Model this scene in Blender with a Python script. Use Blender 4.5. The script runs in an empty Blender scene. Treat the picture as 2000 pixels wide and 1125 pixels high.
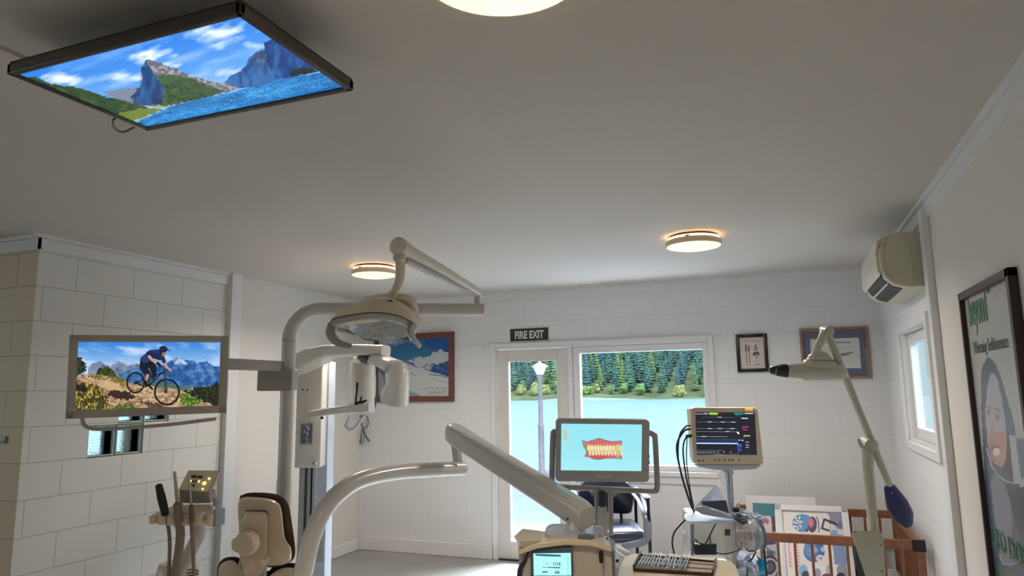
import bpy, bmesh, math, random
import numpy as np
from mathutils import Vector, Matrix
random.seed(7)
SC = bpy.context.scene
COL = SC.collection

# ------------------------------------------------------------------ camera
F_PX, YAW, PITCH, ROLL, EYE = 1359.16, -.3686, .1496, -.0145, 1.4864
fwd = Vector((math.sin(YAW)*math.cos(PITCH), math.cos(YAW)*math.cos(PITCH), math.sin(PITCH)))
_r0 = Vector((math.cos(YAW), -math.sin(YAW), 0)); _u0 = _r0.cross(fwd)
cr = _r0*math.cos(ROLL) + _u0*math.sin(ROLL)
cu = -_r0*math.sin(ROLL) + _u0*math.cos(ROLL)
cam_d = bpy.data.cameras.new('camera'); cam = bpy.data.objects.new('camera', cam_d); COL.objects.link(cam)
cam_d.sensor_width = 36; cam_d.lens = F_PX/2000*36; cam_d.clip_start = .05; cam_d.clip_end = 3000
m = Matrix((cr, cu, -fwd)).transposed().to_4x4(); m.translation = Vector((0, 0, EYE)); cam.matrix_world = m
SC.camera = cam
SC.view_settings.view_transform = 'Standard'; SC.view_settings.look = 'None'
SC.view_settings.exposure = 0.2; SC.view_settings.gamma = 1; SC.view_settings.use_curve_mapping = False

# ------------------------------------------------------------------ world: bright overcast sky, paler blue at the horizon
W = bpy.data.worlds.new('sky'); SC.world = W; W.use_nodes = True
nt = W.node_tree; nt.nodes.clear()
wo = nt.nodes.new('ShaderNodeOutputWorld'); bg = nt.nodes.new('ShaderNodeBackground')
tc = nt.nodes.new('ShaderNodeTexCoord'); sx = nt.nodes.new('ShaderNodeSeparateXYZ')
rp = nt.nodes.new('ShaderNodeValToRGB')
rp.color_ramp.elements[0].position = 0.0; rp.color_ramp.elements[0].color = (.50, .80, .92, 1)
rp.color_ramp.elements[1].position = .6; rp.color_ramp.elements[1].color = (.95, 1.0, 1.08, 1)
e = rp.color_ramp.elements.new(.12); e.color = (.72, .92, 1.0, 1)
nt.links.new(tc.outputs['Generated'], sx.inputs[0]); nt.links.new(sx.outputs['Z'], rp.inputs[0])
nt.links.new(rp.outputs[0], bg.inputs[0]); bg.inputs[1].default_value = 1.3
nt.links.new(bg.outputs[0], wo.inputs[0])

def sun(name, direction, energy, color, angle):
    l = bpy.data.lights.new(name, 'SUN'); l.energy = energy; l.color = color; l.angle = angle
    o = bpy.data.objects.new(name, l); COL.objects.link(o)
    o.rotation_euler = Vector(direction).to_track_quat('-Z', 'Y').to_euler(); return o
# veiled sun high over the lake, so wide that it is only a glow in the cloud
sun('sun', (-.35, .30, -.88), 3.4, (.86, .94, 1.0), math.radians(50))

def area(name, loc, direction, sx_, sy_, energy, color, spread=180, shape='RECTANGLE'):
    l = bpy.data.lights.new(name, 'AREA'); l.shape = shape; l.size = sx_
    if shape in ('RECTANGLE', 'ELLIPSE'): l.size_y = sy_
    l.energy = energy; l.color = color; l.spread = math.radians(spread)
    o = bpy.data.objects.new(name, l); COL.objects.link(o); o.location = loc
    o.rotation_euler = Vector(direction).to_track_quat('-Z', 'Y').to_euler(); return o
# lamps added to boost skylight, high outside the glazed front and the side window
area('sky_fill_front', (-1.55, 8.6, 3.6), (0, -1, -.62), 3.4, 1.8, 980, (.84, .93, 1.0), 100)
area('sky_fill_side', (2.6, 4.75, 2.9), (-1, 0, -.55), 1.6, 1.4, 130, (.88, .95, 1.0))
area('rear_fill', (-7.6, -.1, 2.0), (1, .1, -.12), 3.0, 1.6, 22, (1.0, .93, .85))  # added fill lamp outside the unseen rear opening
# added lamp hidden below the sill, standing in for light off the terrace
area('terrace_fill', (-1.18, 6.62, .28), (0, -.62, .80), 1.1, .5, 16, (.80, .90, 1.0), 170)

# strength of each ceiling lamp's own beam (W)
LAMP_W = 19

# ------------------------------------------------------------------ measuring helpers
def ray(px, py): return fwd + cr*((px-1000)/F_PX) - cu*((py-562.5)/F_PX)
def Pd(px, py, d): v = ray(px, py)*d; v.z += EYE; return v
def at(px, py, x=None, y=None, z=None):
    v = ray(px, py)
    t = x/v.x if x is not None else (y/v.y if y is not None else (z-EYE)/v.z)
    v = v*t; v.z += EYE; return v
def proj(p):
    q = Vector(p) - Vector((0, 0, EYE)); d = q.dot(fwd)
    return (1000+F_PX*q.dot(cr)/d, 562.5-F_PX*q.dot(cu)/d)
V = Vector

# ------------------------------------------------------------------ materials
def s2l(c):
    c = c/255.0
    return c/12.92 if c <= .04045 else ((c+.055)/1.055)**2.4
def lin(rgb): return tuple(s2l(c) for c in rgb)
MATS = {}
def mat(name, rgb, rough=.5, metal=0, var=.04, scale=6, bump=0, bscale=60, coat=0, trans=0, spec=.5, alpha=1):
    if name in MATS: return MATS[name]
    M = bpy.data.materials.new(name); M.use_nodes = True; t = M.node_tree; b = t.nodes['Principled BSDF']
    c = lin(rgb)
    n = t.nodes.new('ShaderNodeTexNoise'); n.inputs['Scale'].default_value = scale; n.inputs['Detail'].default_value = 4
    co = t.nodes.new('ShaderNodeTexCoord'); t.links.new(co.outputs['Object'], n.inputs['Vector'])
    r = t.nodes.new('ShaderNodeValToRGB')
    r.color_ramp.elements[0].position = .3; r.color_ramp.elements[1].position = .7
    r.color_ramp.elements[0].color = tuple(max(0, x*(1-var)) for x in c)+(1,)
    r.color_ramp.elements[1].color = tuple(min(1, x*(1+var)) for x in c)+(1,)
    t.links.new(n.outputs['Fac'], r.inputs[0]); t.links.new(r.outputs[0], b.inputs['Base Color'])
    b.inputs['Roughness'].default_value = rough; b.inputs['Metallic'].default_value = metal
    b.inputs['Coat Weight'].default_value = coat; b.inputs['Transmission Weight'].default_value = trans
    b.inputs['Specular IOR Level'].default_value = spec; b.inputs['Alpha'].default_value = alpha
    if bump:
        n2 = t.nodes.new('ShaderNodeTexNoise'); n2.inputs['Scale'].default_value = bscale; n2.inputs['Detail'].default_value = 6
        t.links.new(co.outputs['Object'], n2.inputs['Vector'])
        bp = t.nodes.new('ShaderNodeBump'); bp.inputs['Strength'].default_value = bump; bp.inputs['Distance'].default_value = .01
        t.links.new(n2.outputs['Fac'], bp.inputs['Height']); t.links.new(bp.outputs[0], b.inputs['Normal'])
    MATS[name] = M; return M
def emat(name, rgb, strength=1.0):
    if name in MATS: return MATS[name]
    M = bpy.data.materials.new(name); M.use_nodes = True; t = M.node_tree; b = t.nodes['Principled BSDF']
    b.inputs['Base Color'].default_value = (0.02, .02, .02, 1); b.inputs['Roughness'].default_value = .3
    b.inputs['Emission Color'].default_value = lin(rgb)+(1,); b.inputs['Emission Strength'].default_value = strength
    MATS[name] = M; return M
def picmat(name, emit=0, rough=.4):
    M = bpy.data.materials.new(name); M.use_nodes = True; t = M.node_tree; b = t.nodes['Principled BSDF']
    a = t.nodes.new('ShaderNodeVertexColor'); a.layer_name = 'print'
    b.inputs['Roughness'].default_value = rough
    if emit:
        b.inputs['Base Color'].default_value = (.01, .01, .01, 1)
        t.links.new(a.outputs[0], b.inputs['Emission Color']); b.inputs['Emission Strength'].default_value = emit
    else: t.links.new(a.outputs[0], b.inputs['Base Color'])
    return M
def blockmat(name, rgb, ax, depth=1.0, y0=0, rough=.55):
    """painted concrete block: running bond of 400 x 200 mm, joints cut in"""
    M = bpy.data.materials.new(name); M.use_nodes = True; t = M.node_tree; b = t.nodes['Principled BSDF']
    co = t.nodes.new('ShaderNodeTexCoord'); s = t.nodes.new('ShaderNodeSeparateXYZ'); cb = t.nodes.new('ShaderNodeCombineXYZ')
    t.links.new(co.outputs['Object'], s.inputs[0])
    a1 = t.nodes.new('ShaderNodeMath'); a1.operation = 'SUBTRACT'; a1.inputs[1].default_value = y0-8
    a2 = t.nodes.new('ShaderNodeMath'); a2.operation = 'SUBTRACT'; a2.inputs[1].default_value = .126-.8
    t.links.new(s.outputs[ax], a1.inputs[0]); t.links.new(s.outputs['Z'], a2.inputs[0])
    t.links.new(a1.outputs[0], cb.inputs[0]); t.links.new(a2.outputs[0], cb.inputs[1])
    nz = t.nodes.new('ShaderNodeTexNoise'); nz.inputs['Scale'].default_value = 9
    t.links.new(co.outputs['Object'], nz.inputs['Vector'])
    mx = t.nodes.new('ShaderNodeMix'); mx.data_type = 'VECTOR'; mx.inputs['Factor'].default_value = .006
    t.links.new(cb.outputs[0], mx.inputs[4]); t.links.new(nz.outputs['Color'], mx.inputs[5])
    br = t.nodes.new('ShaderNodeTexBrick'); br.offset = .5; br.inputs['Scale'].default_value = 1
    br.inputs['Brick Width'].default_value = .4; br.inputs['Row Height'].default_value = .2
    br.inputs['Mortar Size'].default_value = .0035; br.inputs['Mortar Smooth'].default_value = .35
    br.inputs['Color1'].default_value = (1, 1, 1, 1); br.inputs['Color2'].default_value = (.985, .985, .985, 1); br.inputs['Mortar'].default_value = (0, 0, 0, 1)
    t.links.new(mx.outputs[1], br.inputs['Vector'])
    c = lin(rgb)
    cm = t.nodes.new('ShaderNodeMix'); cm.data_type = 'RGBA'
    cm.inputs[6].default_value = c+(1,); cm.inputs[7].default_value = tuple(x*(1-.45*depth) for x in c)+(1,)
    t.links.new(br.outputs['Fac'], cm.inputs[0])
    t.links.new(cm.outputs[2], b.inputs['Base Color'])
    n2 = t.nodes.new('ShaderNodeTexNoise'); n2.inputs['Scale'].default_value = 45; n2.inputs['Detail'].default_value = 5
    t.links.new(co.outputs['Object'], n2.inputs['Vector'])
    iv = t.nodes.new('ShaderNodeMath'); iv.operation = 'MULTIPLY_ADD'; iv.inputs[1].default_value = -1.0*depth; iv.inputs[2].default_value = 1
    t.links.new(br.outputs['Fac'], iv.inputs[0])
    ad = t.nodes.new('ShaderNodeMath'); ad.operation = 'MULTIPLY_ADD'; ad.inputs[1].default_value = .10
    t.links.new(n2.outputs['Fac'], ad.inputs[0]); t.links.new(iv.outputs[0], ad.inputs[2])
    bp = t.nodes.new('ShaderNodeBump'); bp.inputs['Strength'].default_value = .7; bp.inputs['Distance'].default_value = .006
    t.links.new(ad.outputs[0], bp.inputs['Height']); t.links.new(bp.outputs[0], b.inputs['Normal'])
    b.inputs['Roughness'].default_value = rough
    return M

# ------------------------------------------------------------------ mesh builder
class MB:
    def __init__(s): s.bm = bmesh.new()
    def face(s, pts):
        try: s.bm.faces.new([s.bm.verts.new(p) for p in pts])
        except ValueError: pass
        return s
    def box(s, lo, hi, M=None, bev=0):
        b = bmesh.new(); bmesh.ops.create_cube(b, size=1)
        lo, hi = V(lo), V(hi)
        for v in b.verts: v.co = V(((lo[i]+hi[i])/2 + v.co[i]*(hi[i]-lo[i])) for i in range(3))
        if bev: bmesh.ops.bevel(b, geom=b.edges[:], offset=bev, segments=3, affect='EDGES', profile=.5)
        if M is not None: bmesh.ops.transform(b, matrix=M, verts=b.verts)
        s.add(b); return s
    def add(s, b):
        mp = {}
        for v in b.verts: mp[v] = s.bm.verts.new(v.co)
        for f in b.faces:
            try: s.bm.faces.new([mp[v] for v in f.verts])
            except ValueError: pass
        b.free()
    def tube(s, pts, r, n=16, smooth=0, flat=None, cap='round', up=None):
        """round or flattened (flat = second radius along 'up') tube through points"""
        pts = [V(p) for p in pts]; k = len(pts)
        r = list(r) if hasattr(r, '__len__') else [r]*k
        if smooth and k > 2:
            P2, R2 = [], []
            for i in range(k-1):
                p0 = pts[i-1] if i else pts[0]*2-pts[1]; p3 = pts[i+2] if i+2 < k else pts[-1]*2-pts[-2]
                for j in range(smooth):
                    t = j/smooth
                    P2.append(.5*((2*pts[i])+(pts[i+1]-p0)*t+(2*p0-5*pts[i]+4*pts[i+1]-p3)*t*t+(3*pts[i]-p0-3*pts[i+1]+p3)*t**3))
                    R2.append(r[i]*(1-t)+r[i+1]*t)
            P2.append(pts[-1]); R2.append(r[-1]); pts, r = P2, R2
        k = len(pts)
        T = []
        for i in range(k):
            a = pts[max(i-1, 0)]; b = pts[min(i+1, k-1)]; T.append((b-a).normalized())
        if cap == 'round':
            rr = r[0]; st = [(pts[0]-T[0]*rr*.5*math.sin(a), rr*math.cos(a), T[0]) for a in (1.35, .8)]
            re = r[-1]; en = [(pts[-1]+T[-1]*re*.5*math.sin(a), re*math.cos(a), T[-1]) for a in (.8, 1.35)]
            pts = [x[0] for x in st]+pts+[x[0] for x in en]; r = [x[1] for x in st]+r+[x[1] for x in en]
            T = [x[2] for x in st]+T+[x[2] for x in en]
        u = V(up) if up is not None else (V((0, 0, 1)) if abs(T[0].z) < .9 else V((1, 0, 0)))
        rings = []
        for p, rad, t in zip(pts, r, T):
            u = (u - t*u.dot(t)); u = u.normalized() if u.length > 1e-6 else t.orthogonal().normalized()
            w = t.cross(u); q = (flat/r[len(r)//2]) if flat else 1
            rings.append([s.bm.verts.new(p + w*math.cos(2*math.pi*j/n)*rad + u*math.sin(2*math.pi*j/n)*rad*q) for j in range(n)])
        s._skin(rings); return s
    def _skin(s, rings, caps=True):
        n = len(rings[0])
        for a, b in zip(rings, rings[1:]):
            for j in range(n):
                s.bm.faces.new([a[j], a[(j+1) % n], b[(j+1) % n], b[j]])
        if caps:
            s.bm.faces.new(rings[0][::-1]); s.bm.faces.new(rings[-1])
    def loft(s, loops, n=40, spline=True, caps=True):
        rings = []
        for L in loops:
            L = [V(p) for p in L]
            Q = resample(L, n, spline)
            rings.append([s.bm.verts.new(p) for p in Q])
        s._skin(rings, caps); return s
    def lathe(s, prof, origin=(0, 0, 0), axis=(0, 0, 1), n=48):
        """profile of (radius, height) round an axis"""
        q = V(axis).to_track_quat('Z', 'Y'); o = V(origin); rings = []
        for r, h in prof:
            rings.append([s.bm.verts.new(o + q @ V((r*math.cos(2*math.pi*j/n), r*math.sin(2*math.pi*j/n), h))) for j in range(n)])
        s._skin(rings); return s
    def prism(s, pts, off):
        """closed outline extruded by the vector off"""
        off = V(off); a = [s.bm.verts.new(V(p)) for p in pts]; b = [s.bm.verts.new(V(p)+off) for p in pts]
        s._skin([a, b]); return s
    def beam(s, pts, secs, up=(0, 0, 1), n=24, p=3.2, smooth=0):
        """superellipse section (w,h) swept through the points"""
        pts = [V(q) for q in pts]; k = len(pts)
        rings = []
        for i in range(k):
            t = (pts[min(i+1, k-1)]-pts[max(i-1, 0)]).normalized()
            u = V(up); u = (u-t*u.dot(t)).normalized(); w = t.cross(u)
            a, b = secs[i]
            ring = []
            for j in range(n):
                th = 2*math.pi*j/n; c, sn = math.cos(th), math.sin(th)
                ring.append(s.bm.verts.new(pts[i] + w*math.copysign(abs(c)**(2/p), c)*a/2 + u*math.copysign(abs(sn)**(2/p), sn)*b/2))
            rings.append(ring)
        s._skin(rings); return s
def resample(L, n, spline=True):
    k = len(L); D = []
    if spline:
        for i in range(k):
            p0, p1, p2, p3 = L[i-1], L[i], L[(i+1) % k], L[(i+2) % k]
            for j in range(8):
                t = j/8
                D.append(.5*((2*p1)+(p2-p0)*t+(2*p0-5*p1+4*p2-p3)*t*t+(3*p1-p0-3*p2+p3)*t**3))
    else: D = L
    k = len(D); cum = [0]
    for i in range(k): cum.append(cum[-1]+(D[(i+1) % k]-D[i]).length)
    out = []; j = 0
    for i in range(n):
        s = cum[-1]*i/n
        while cum[j+1] < s: j += 1
        f = (s-cum[j])/max(cum[j+1]-cum[j], 1e-9)
        out.append(D[j % k].lerp(D[(j+1) % k], f))
    return out

def root_loc(o):
    while o.parent: o = o.parent
    return o.location.copy()
def obj(name, B, m, parent=None, smooth=35, bevel=0, sub=0):
    me = bpy.data.meshes.new(name); bm = B.bm if isinstance(B, MB) else B
    bmesh.ops.recalc_face_normals(bm, faces=bm.faces[:])
    off = root_loc(parent) if parent else V((0, 0, 0))
    for v in bm.verts: v.co -= off
    bm.to_mesh(me); bm.free()
    me.materials.append(m)
    if smooth:
        me.polygons.foreach_set('use_smooth', [True]*len(me.polygons))
        me.set_sharp_from_angle(angle=math.radians(smooth))
    o = bpy.data.objects.new(name, me); COL.objects.link(o)
    if parent: o.parent = parent
    if bevel:
        md = o.modifiers.new('bevel', 'BEVEL'); md.width = bevel; md.segments = 3; md.limit_method = 'ANGLE'; md.angle_limit = math.radians(35)
    if sub:
        md = o.modifiers.new('sub', 'SUBSURF'); md.levels = sub; md.render_levels = sub
    return o
def tag(o, label, cat, group=None, kind=None):
    o['label'] = label; o['category'] = cat
    if group: o['group'] = group
    if kind: o['kind'] = kind
    return o
def thing(name, loc, label, cat, group=None):
    o = bpy.data.objects.new(name, None); COL.objects.link(o); o.location = V(loc); o.empty_display_size = .05
    return tag(o, label, cat, group)
def struct(name, B, m, parent=None, smooth=0, bevel=0):
    o = obj(name, B, m, parent, smooth=smooth, bevel=bevel)
    if not parent: o['kind'] = 'structure'
    return o
def copy_tree(o, loc=None, parent=None):
    c = o.copy(); COL.objects.link(c); c.parent = parent
    if loc is not None: c.location = loc
    for ch in [x for x in o.children]: copy_tree(ch, None, c)
    return c
def sublabel(o, text): o['label'] = text; return o

# ------------------------------------------------------------------ painted flat pictures (colour attribute on a fine grid)
_rs = np.random.RandomState(3); _G = _rs.rand(256, 256)
def vnoise(x, y):
    xi = np.floor(x).astype(int); yi = np.floor(y).astype(int); fx = x-xi; fy = y-yi
    fx = fx*fx*(3-2*fx); fy = fy*fy*(3-2*fy)
    g = lambda a, b: _G[a % 256, b % 256]
    return (g(xi, yi)*(1-fx)+g(xi+1, yi)*fx)*(1-fy)+(g(xi, yi+1)*(1-fx)+g(xi+1, yi+1)*fx)*fy
def fbm(x, y, o=4):
    s = 0; a = .5; t = 0
    for i in range(o): s = s+a*vnoise(x*2**i+17*i, y*2**i+31*i); t += a; a *= .5
    return s/t
class Can:
    """canvas on the rectangle tl,tr,bl (3D); X,Y are the coordinates the drawing is laid out in"""
    def __init__(s, tl, tr, bl, w, h, base=(255, 255, 255)):
        s.tl, s.tr, s.bl = V(tl), V(tr), V(bl); s.br = s.tr+s.bl-s.tl; s.w, s.h = w, h
        s.img = np.zeros((h, w, 3))+np.array(base)/255
        u, v = np.meshgrid(np.linspace(0, 1, w), np.linspace(0, 1, h)); s.U, s.V = u, v
        A = np.array(s.tl); B = np.array(s.tr)-A; C = np.array(s.bl)-A
        P = A + u[..., None]*B + v[..., None]*C
        Q = P-np.array([0, 0, EYE]); d = Q@np.array(fwd)
        s.X = 1000+F_PX*(Q@np.array(cr))/d; s.Y = 562.5-F_PX*(Q@np.array(cu))/d
    def put(s, mask, rgb, a=1.0):
        c = np.asarray(rgb, float)/255
        al = (mask*a)[..., None] if not isinstance(a, np.ndarray) else (mask*a)[..., None]
        s.img = s.img*(1-al)+c*al; return s
    def inside(s, pts, X=None, Y=None):
        X = s.X if X is None else X; Y = s.Y if Y is None else Y
        r = np.zeros(X.shape, bool); k = len(pts)
        for i in range(k):
            x1, y1 = pts[i]; x2, y2 = pts[(i+1) % k]
            if y1 == y2: continue
            c = ((y1 > Y) != (y2 > Y)) & (X < (x2-x1)*(Y-y1)/(y2-y1)+x1); r ^= c
        return r
    def poly(s, pts, rgb, a=1.0, wob=0, ws=.15):
        X, Y = s.X, s.Y
        if wob: X = X+wob*(vnoise(s.X*ws, s.Y*ws)-.5)*2; Y = Y+wob*(vnoise(s.X*ws+50, s.Y*ws+9)-.5)*2
        return s.put(s.inside(pts, X, Y).astype(float), rgb, a)
    def ell(s, cx, cy, rx, ry, rgb, a=1.0, soft=0):
        d = np.sqrt(((s.X-cx)/rx)**2+((s.Y-cy)/ry)**2)
        mk = np.clip((1-d)/soft, 0, 1) if soft else (d < 1).astype(float)
        return s.put(mk, rgb, a)
    def line(s, pts, r, rgb, a=1.0):
        rs = r if hasattr(r, '__len__') else [r]*len(pts)
        for (p, q, ra, rb) in zip(pts, pts[1:], rs, rs[1:]):
            dx, dy = q[0]-p[0], q[1]-p[1]; L = dx*dx+dy*dy+1e-9
            t = np.clip(((s.X-p[0])*dx+(s.Y-p[1])*dy)/L, 0, 1)
            d = np.hypot(s.X-p[0]-t*dx, s.Y-p[1]-t*dy); rr = ra+(rb-ra)*t
            s.put(np.clip((rr-d)/.5+.5, 0, 1), rgb, a)
        return s
    def build(s, name, m, parent=None, lift=0.0):
        n = (s.tr-s.tl).cross(s.bl-s.tl).normalized()
        if n.dot(V((0, 0, EYE))-s.tl) < 0: n = -n
        off = (root_loc(parent) if parent else V((0, 0, 0)))
        A = np.array(s.tl+n*lift-off); B = np.array(s.tr-s.tl); C = np.array(s.bl-s.tl)
        P = (A + s.U[..., None]*B + s.V[..., None]*C).reshape(-1, 3)
        me = bpy.data.meshes.new(name); w, h = s.w, s.h
        i = np.arange((h-1)*(w-1)); r = i//(w-1); c = i % (w-1); a = r*w+c
        F = np.stack([a, a+w, a+w+1, a+1], 1)
        me.vertices.add(w*h); me.vertices.foreach_set('co', P.astype(np.float32).ravel())
        me.loops.add(len(F)*4); me.loops.foreach_set('vertex_index', F.ravel().astype(np.int32))
        me.polygons.add(len(F)); me.polygons.foreach_set('loop_start', np.arange(0, len(F)*4, 4, dtype=np.int32))
        me.update(calc_edges=True)
        ca = me.color_attributes.new('print', 'FLOAT_COLOR', 'POINT')
        q = np.clip(s.img, 0, 1); q = np.where(q <= .04045, q/12.92, ((q+.055)/1.055)**2.4)
        q = np.concatenate([q, np.ones(q.shape[:2]+(1,))], 2).reshape(-1).astype(np.float32)
        ca.data.foreach_set('color', q)
        me.materials.append(m)
        o = bpy.data.objects.new(name, me); COL.objects.link(o)
        if parent: o.parent = parent
        return o
def text(name, body, m, origin, xdir, ydir, size, parent=None, sx_=1.0, ext=.0006, bold=0, align='LEFT'):
    cu_ = bpy.data.curves.new(name, 'FONT'); cu_.body = body; cu_.size = size; cu_.extrude = ext; cu_.offset = bold; cu_.align_x = align
    cu_.resolution_u = 3
    to = bpy.data.objects.new(name, cu_); COL.objects.link(to)
    bpy.context.view_layer.update()
    me = bpy.data.meshes.new_from_object(to.evaluated_get(bpy.context.evaluated_depsgraph_get()))
    bpy.data.objects.remove(to)
    x = V(xdir).normalized(); y = V(ydir).normalized(); z = x.cross(y)
    off = root_loc(parent) if parent else V((0, 0, 0))
    M = Matrix((x*sx_, y, z)).transposed().to_4x4(); M.translation = V(origin)-off
    me.transform(M); me.materials.clear(); me.materials.append(m)
    o = bpy.data.objects.new(name, me); COL.objects.link(o)
    if parent: o.parent = parent
    return o

# ------------------------------------------------------------------ room constants
XL, XR, YF, YC, ZC = -3.991, .735, 6.083, 2.71, 2.4378
XB, YB = -6.6, -2.2
M_wall = mat('painted_plaster', (222, 217, 211), .6, var=.015, scale=2, bump=.05, bscale=90)
M_ceil = mat('ceiling_paint', (206, 199, 192), .75, var=.015, scale=1.5, bump=.04, bscale=70)
M_trim = mat('white_gloss_paint', (228, 227, 228), .35, var=.02)
M_blockL = blockmat('painted_block_side', (224, 222, 219), 'Y', .6, y0=2.705)
M_blockF = blockmat('painted_block_far', (226, 227, 229), 'X', .14, y0=-3.69)
M_blockR = blockmat('painted_block_right', (226, 227, 230), 'Y', .14, y0=2.6)
M_blockN = blockmat('painted_block_return', (212, 194, 170), 'X', .6, y0=-4.0)
M_white = mat('white_plastic', (232, 230, 226), .3, var=.01, coat=.2)
M_black = mat('black_plastic', (22, 22, 24), .35, var=.1)
M_glass = None
def glassmat():
    M = bpy.data.materials.new('window_glass'); M.use_nodes = True; t = M.node_tree; t.nodes.clear()
    o = t.nodes.new('ShaderNodeOutputMaterial'); mx = t.nodes.new('ShaderNodeMixShader'); fr = t.nodes.new('ShaderNodeFresnel'); fr.inputs[0].default_value = 1.45
    tr = t.nodes.new('ShaderNodeBsdfTransparent'); gl = t.nodes.new('ShaderNodeBsdfGlossy'); gl.inputs['Roughness'].default_value = .02
    tr.inputs[0].default_value = (.98, .992, .99, 1)
    ge = t.nodes.new('ShaderNodeNewGeometry'); mr = t.nodes.new('ShaderNodeMapRange'); mr.inputs[3].default_value = 1.45; mr.inputs[4].default_value = 1/1.45
    t.links.new(ge.outputs['Backfacing'], mr.inputs[0]); t.links.new(mr.outputs[0], fr.inputs[0])
    t.links.new(fr.outputs[0], mx.inputs[0]); t.links.new(tr.outputs[0], mx.inputs[1]); t.links.new(gl.outputs[0], mx.inputs[2])
    t.links.new(mx.outputs[0], o.inputs[0]); return M
M_glass = glassmat()

def wall_grid(B, axis, pos, a0, a1, z0, z1, th, holes):
    """slab with rectangular openings. axis 'x' = plane x=pos spanning y; th signed thickness outwards"""
    A = sorted({a0, a1, *[h[0] for h in holes], *[h[1] for h in holes]}); Z = sorted({z0, z1, *[h[2] for h in holes], *[h[3] for h in holes]})
    solid = lambda i, j: 0 <= i < len(A)-1 and 0 <= j < len(Z)-1 and not any(h[0] <= (A[i]+A[i+1])/2 <= h[1] and h[2] <= (Z[j]+Z[j+1])/2 <= h[3] for h in holes)
    def pt(a, z, t): return (pos+t, a, z) if axis == 'x' else (a, pos+t, z)
    for i in range(len(A)-1):
        for j in range(len(Z)-1):
            if not solid(i, j): continue
            x0, x1, y0, y1 = A[i], A[i+1], Z[j], Z[j+1]
            for t in (0, th): B.face([pt(x0, y0, t), pt(x1, y0, t), pt(x1, y1, t), pt(x0, y1, t)])
            if not solid(i-1, j): B.face([pt(x0, y0, 0), pt(x0, y1, 0), pt(x0, y1, th), pt(x0, y0, th)])
            if not solid(i+1, j): B.face([pt(x1, y0, 0), pt(x1, y1, 0), pt(x1, y1, th), pt(x1, y0, th)])
            if not solid(i, j-1): B.face([pt(x0, y0, 0), pt(x1, y0, 0), pt(x1, y0, th), pt(x0, y0, th)])
            if not solid(i, j+1): B.face([pt(x0, y1, 0), pt(x1, y1, 0), pt(x1, y1, th), pt(x0, y1, th)])
    bmesh.ops.remove_doubles(B.bm, verts=B.bm.verts[:], dist=1e-5)
    return B

# floor: polished concrete
def floormat():
    M = mat('polished_concrete', (148, 148, 146), .32, var=.22, scale=1.3, bump=.03, bscale=25); return M
struct('floor', MB().box((XB-.2, YB-.2, -.12), (XR+.2, YF+.2, 0)), floormat())
struct('ceiling', MB().box((XB-.2, YB-.2, ZC), (XR+.2, YF+.2, ZC+.12)), M_ceil)
DOOR = (-2.53, -1.79, 0, 1.905); WIN = (-1.79, -.59, .80, 1.905)
struct('wall_far', wall_grid(MB(), 'y', YF, XL-.2, XR+.2, 0, ZC, .16, [DOOR, WIN]), M_blockF)
WR = (4.30, 5.22, 1.14, 1.84)
struct('wall_right', wall_grid(MB(), 'x', XR, 4.0, YF, 0, ZC, .09, [WR]), M_blockR)
struct('wall_right_near', wall_grid(MB(), 'x', XR, YB, 4.0, 0, ZC, .16, []), M_wall)
GB = [(3.105, 3.505, 1.128, 1.324), (3.305, 3.705, 1.328, 1.524)]
struct('wall_left', wall_grid(MB(), 'x', XL, YC, 4.21, 0, ZC, -.2, GB), M_blockL)
struct('wall_left_smooth', wall_grid(MB(), 'x', XL, 4.21, YF+.2, 0, ZC, -.2, []), M_wall)
struct('wall_left_return', wall_grid(MB(), 'y', YC-.003, XB, XL-.0005, 0, ZC, .2, []), M_blockN)
struct('wall_back', wall_grid(MB(), 'y', YB, XB, XR, 0, ZC, -.16, []), M_wall)
struct('wall_left_back', wall_grid(MB(), 'x', XB, YB, YC, 0, ZC, -.16, [(-1.6, 1.4, .8, 2.05)]), M_wall)  # opening added out of view for the rear fill lamp

# cornices and battens
def cornice(name, axis, pos, a0, a1, sgn, h=.085, lip=.018, ends=0):
    B = MB()
    def bx(a, b, t, z0, z1):
        if axis == 'x': B.box((min(pos, pos+sgn*t), a, z0), (max(pos, pos+sgn*t), b, z1))
        else: B.box((a, min(pos, pos+sgn*t), z0), (b, max(pos, pos+sgn*t), z1))
    bx(a0, a1, .012, ZC-h, ZC-lip-.002); bx(a0-(.03 if ends else 0), a1, .032, ZC-lip, ZC)
    return struct(name, B, M_trim)
cornice('trim_1', 'x', XL, YC-.012, 4.19, 1, ends=1)
cornice('trim_2', 'y', YC, XB, XL+.012, -1)
cornice('trim_3', 'x', XR, YB, YF, -1, h=.09)
cornice('trim_4', 'y', YF, XL, XR, -1, h=.03, lip=.012)
struct('trim_5', MB().box((XL, 4.19, 0), (XL+.05, 4.30, ZC)), M_trim, bevel=.003)
struct('trim_6', MB().box((XR-.035, 3.965, 0), (XR, 4.045, 2.385)), M_trim, bevel=.003)
struct('trim_7', MB().box((XL+.0, YF-.016, .1), (XL+.014, YF, ZC-.02)), M_trim)
# cover strip across the ceiling
a, b = at(-40, 80, z=ZC), at(240, 192, z=ZC); dd = (b-a).normalized(); nn = V((-dd.y, dd.x, 0))*.022
struct('trim_8', MB().prism([a-nn-dd*.8, b-nn, b+nn, a+nn-dd*.8], (0, 0, -.012)), M_ceil)
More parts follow.
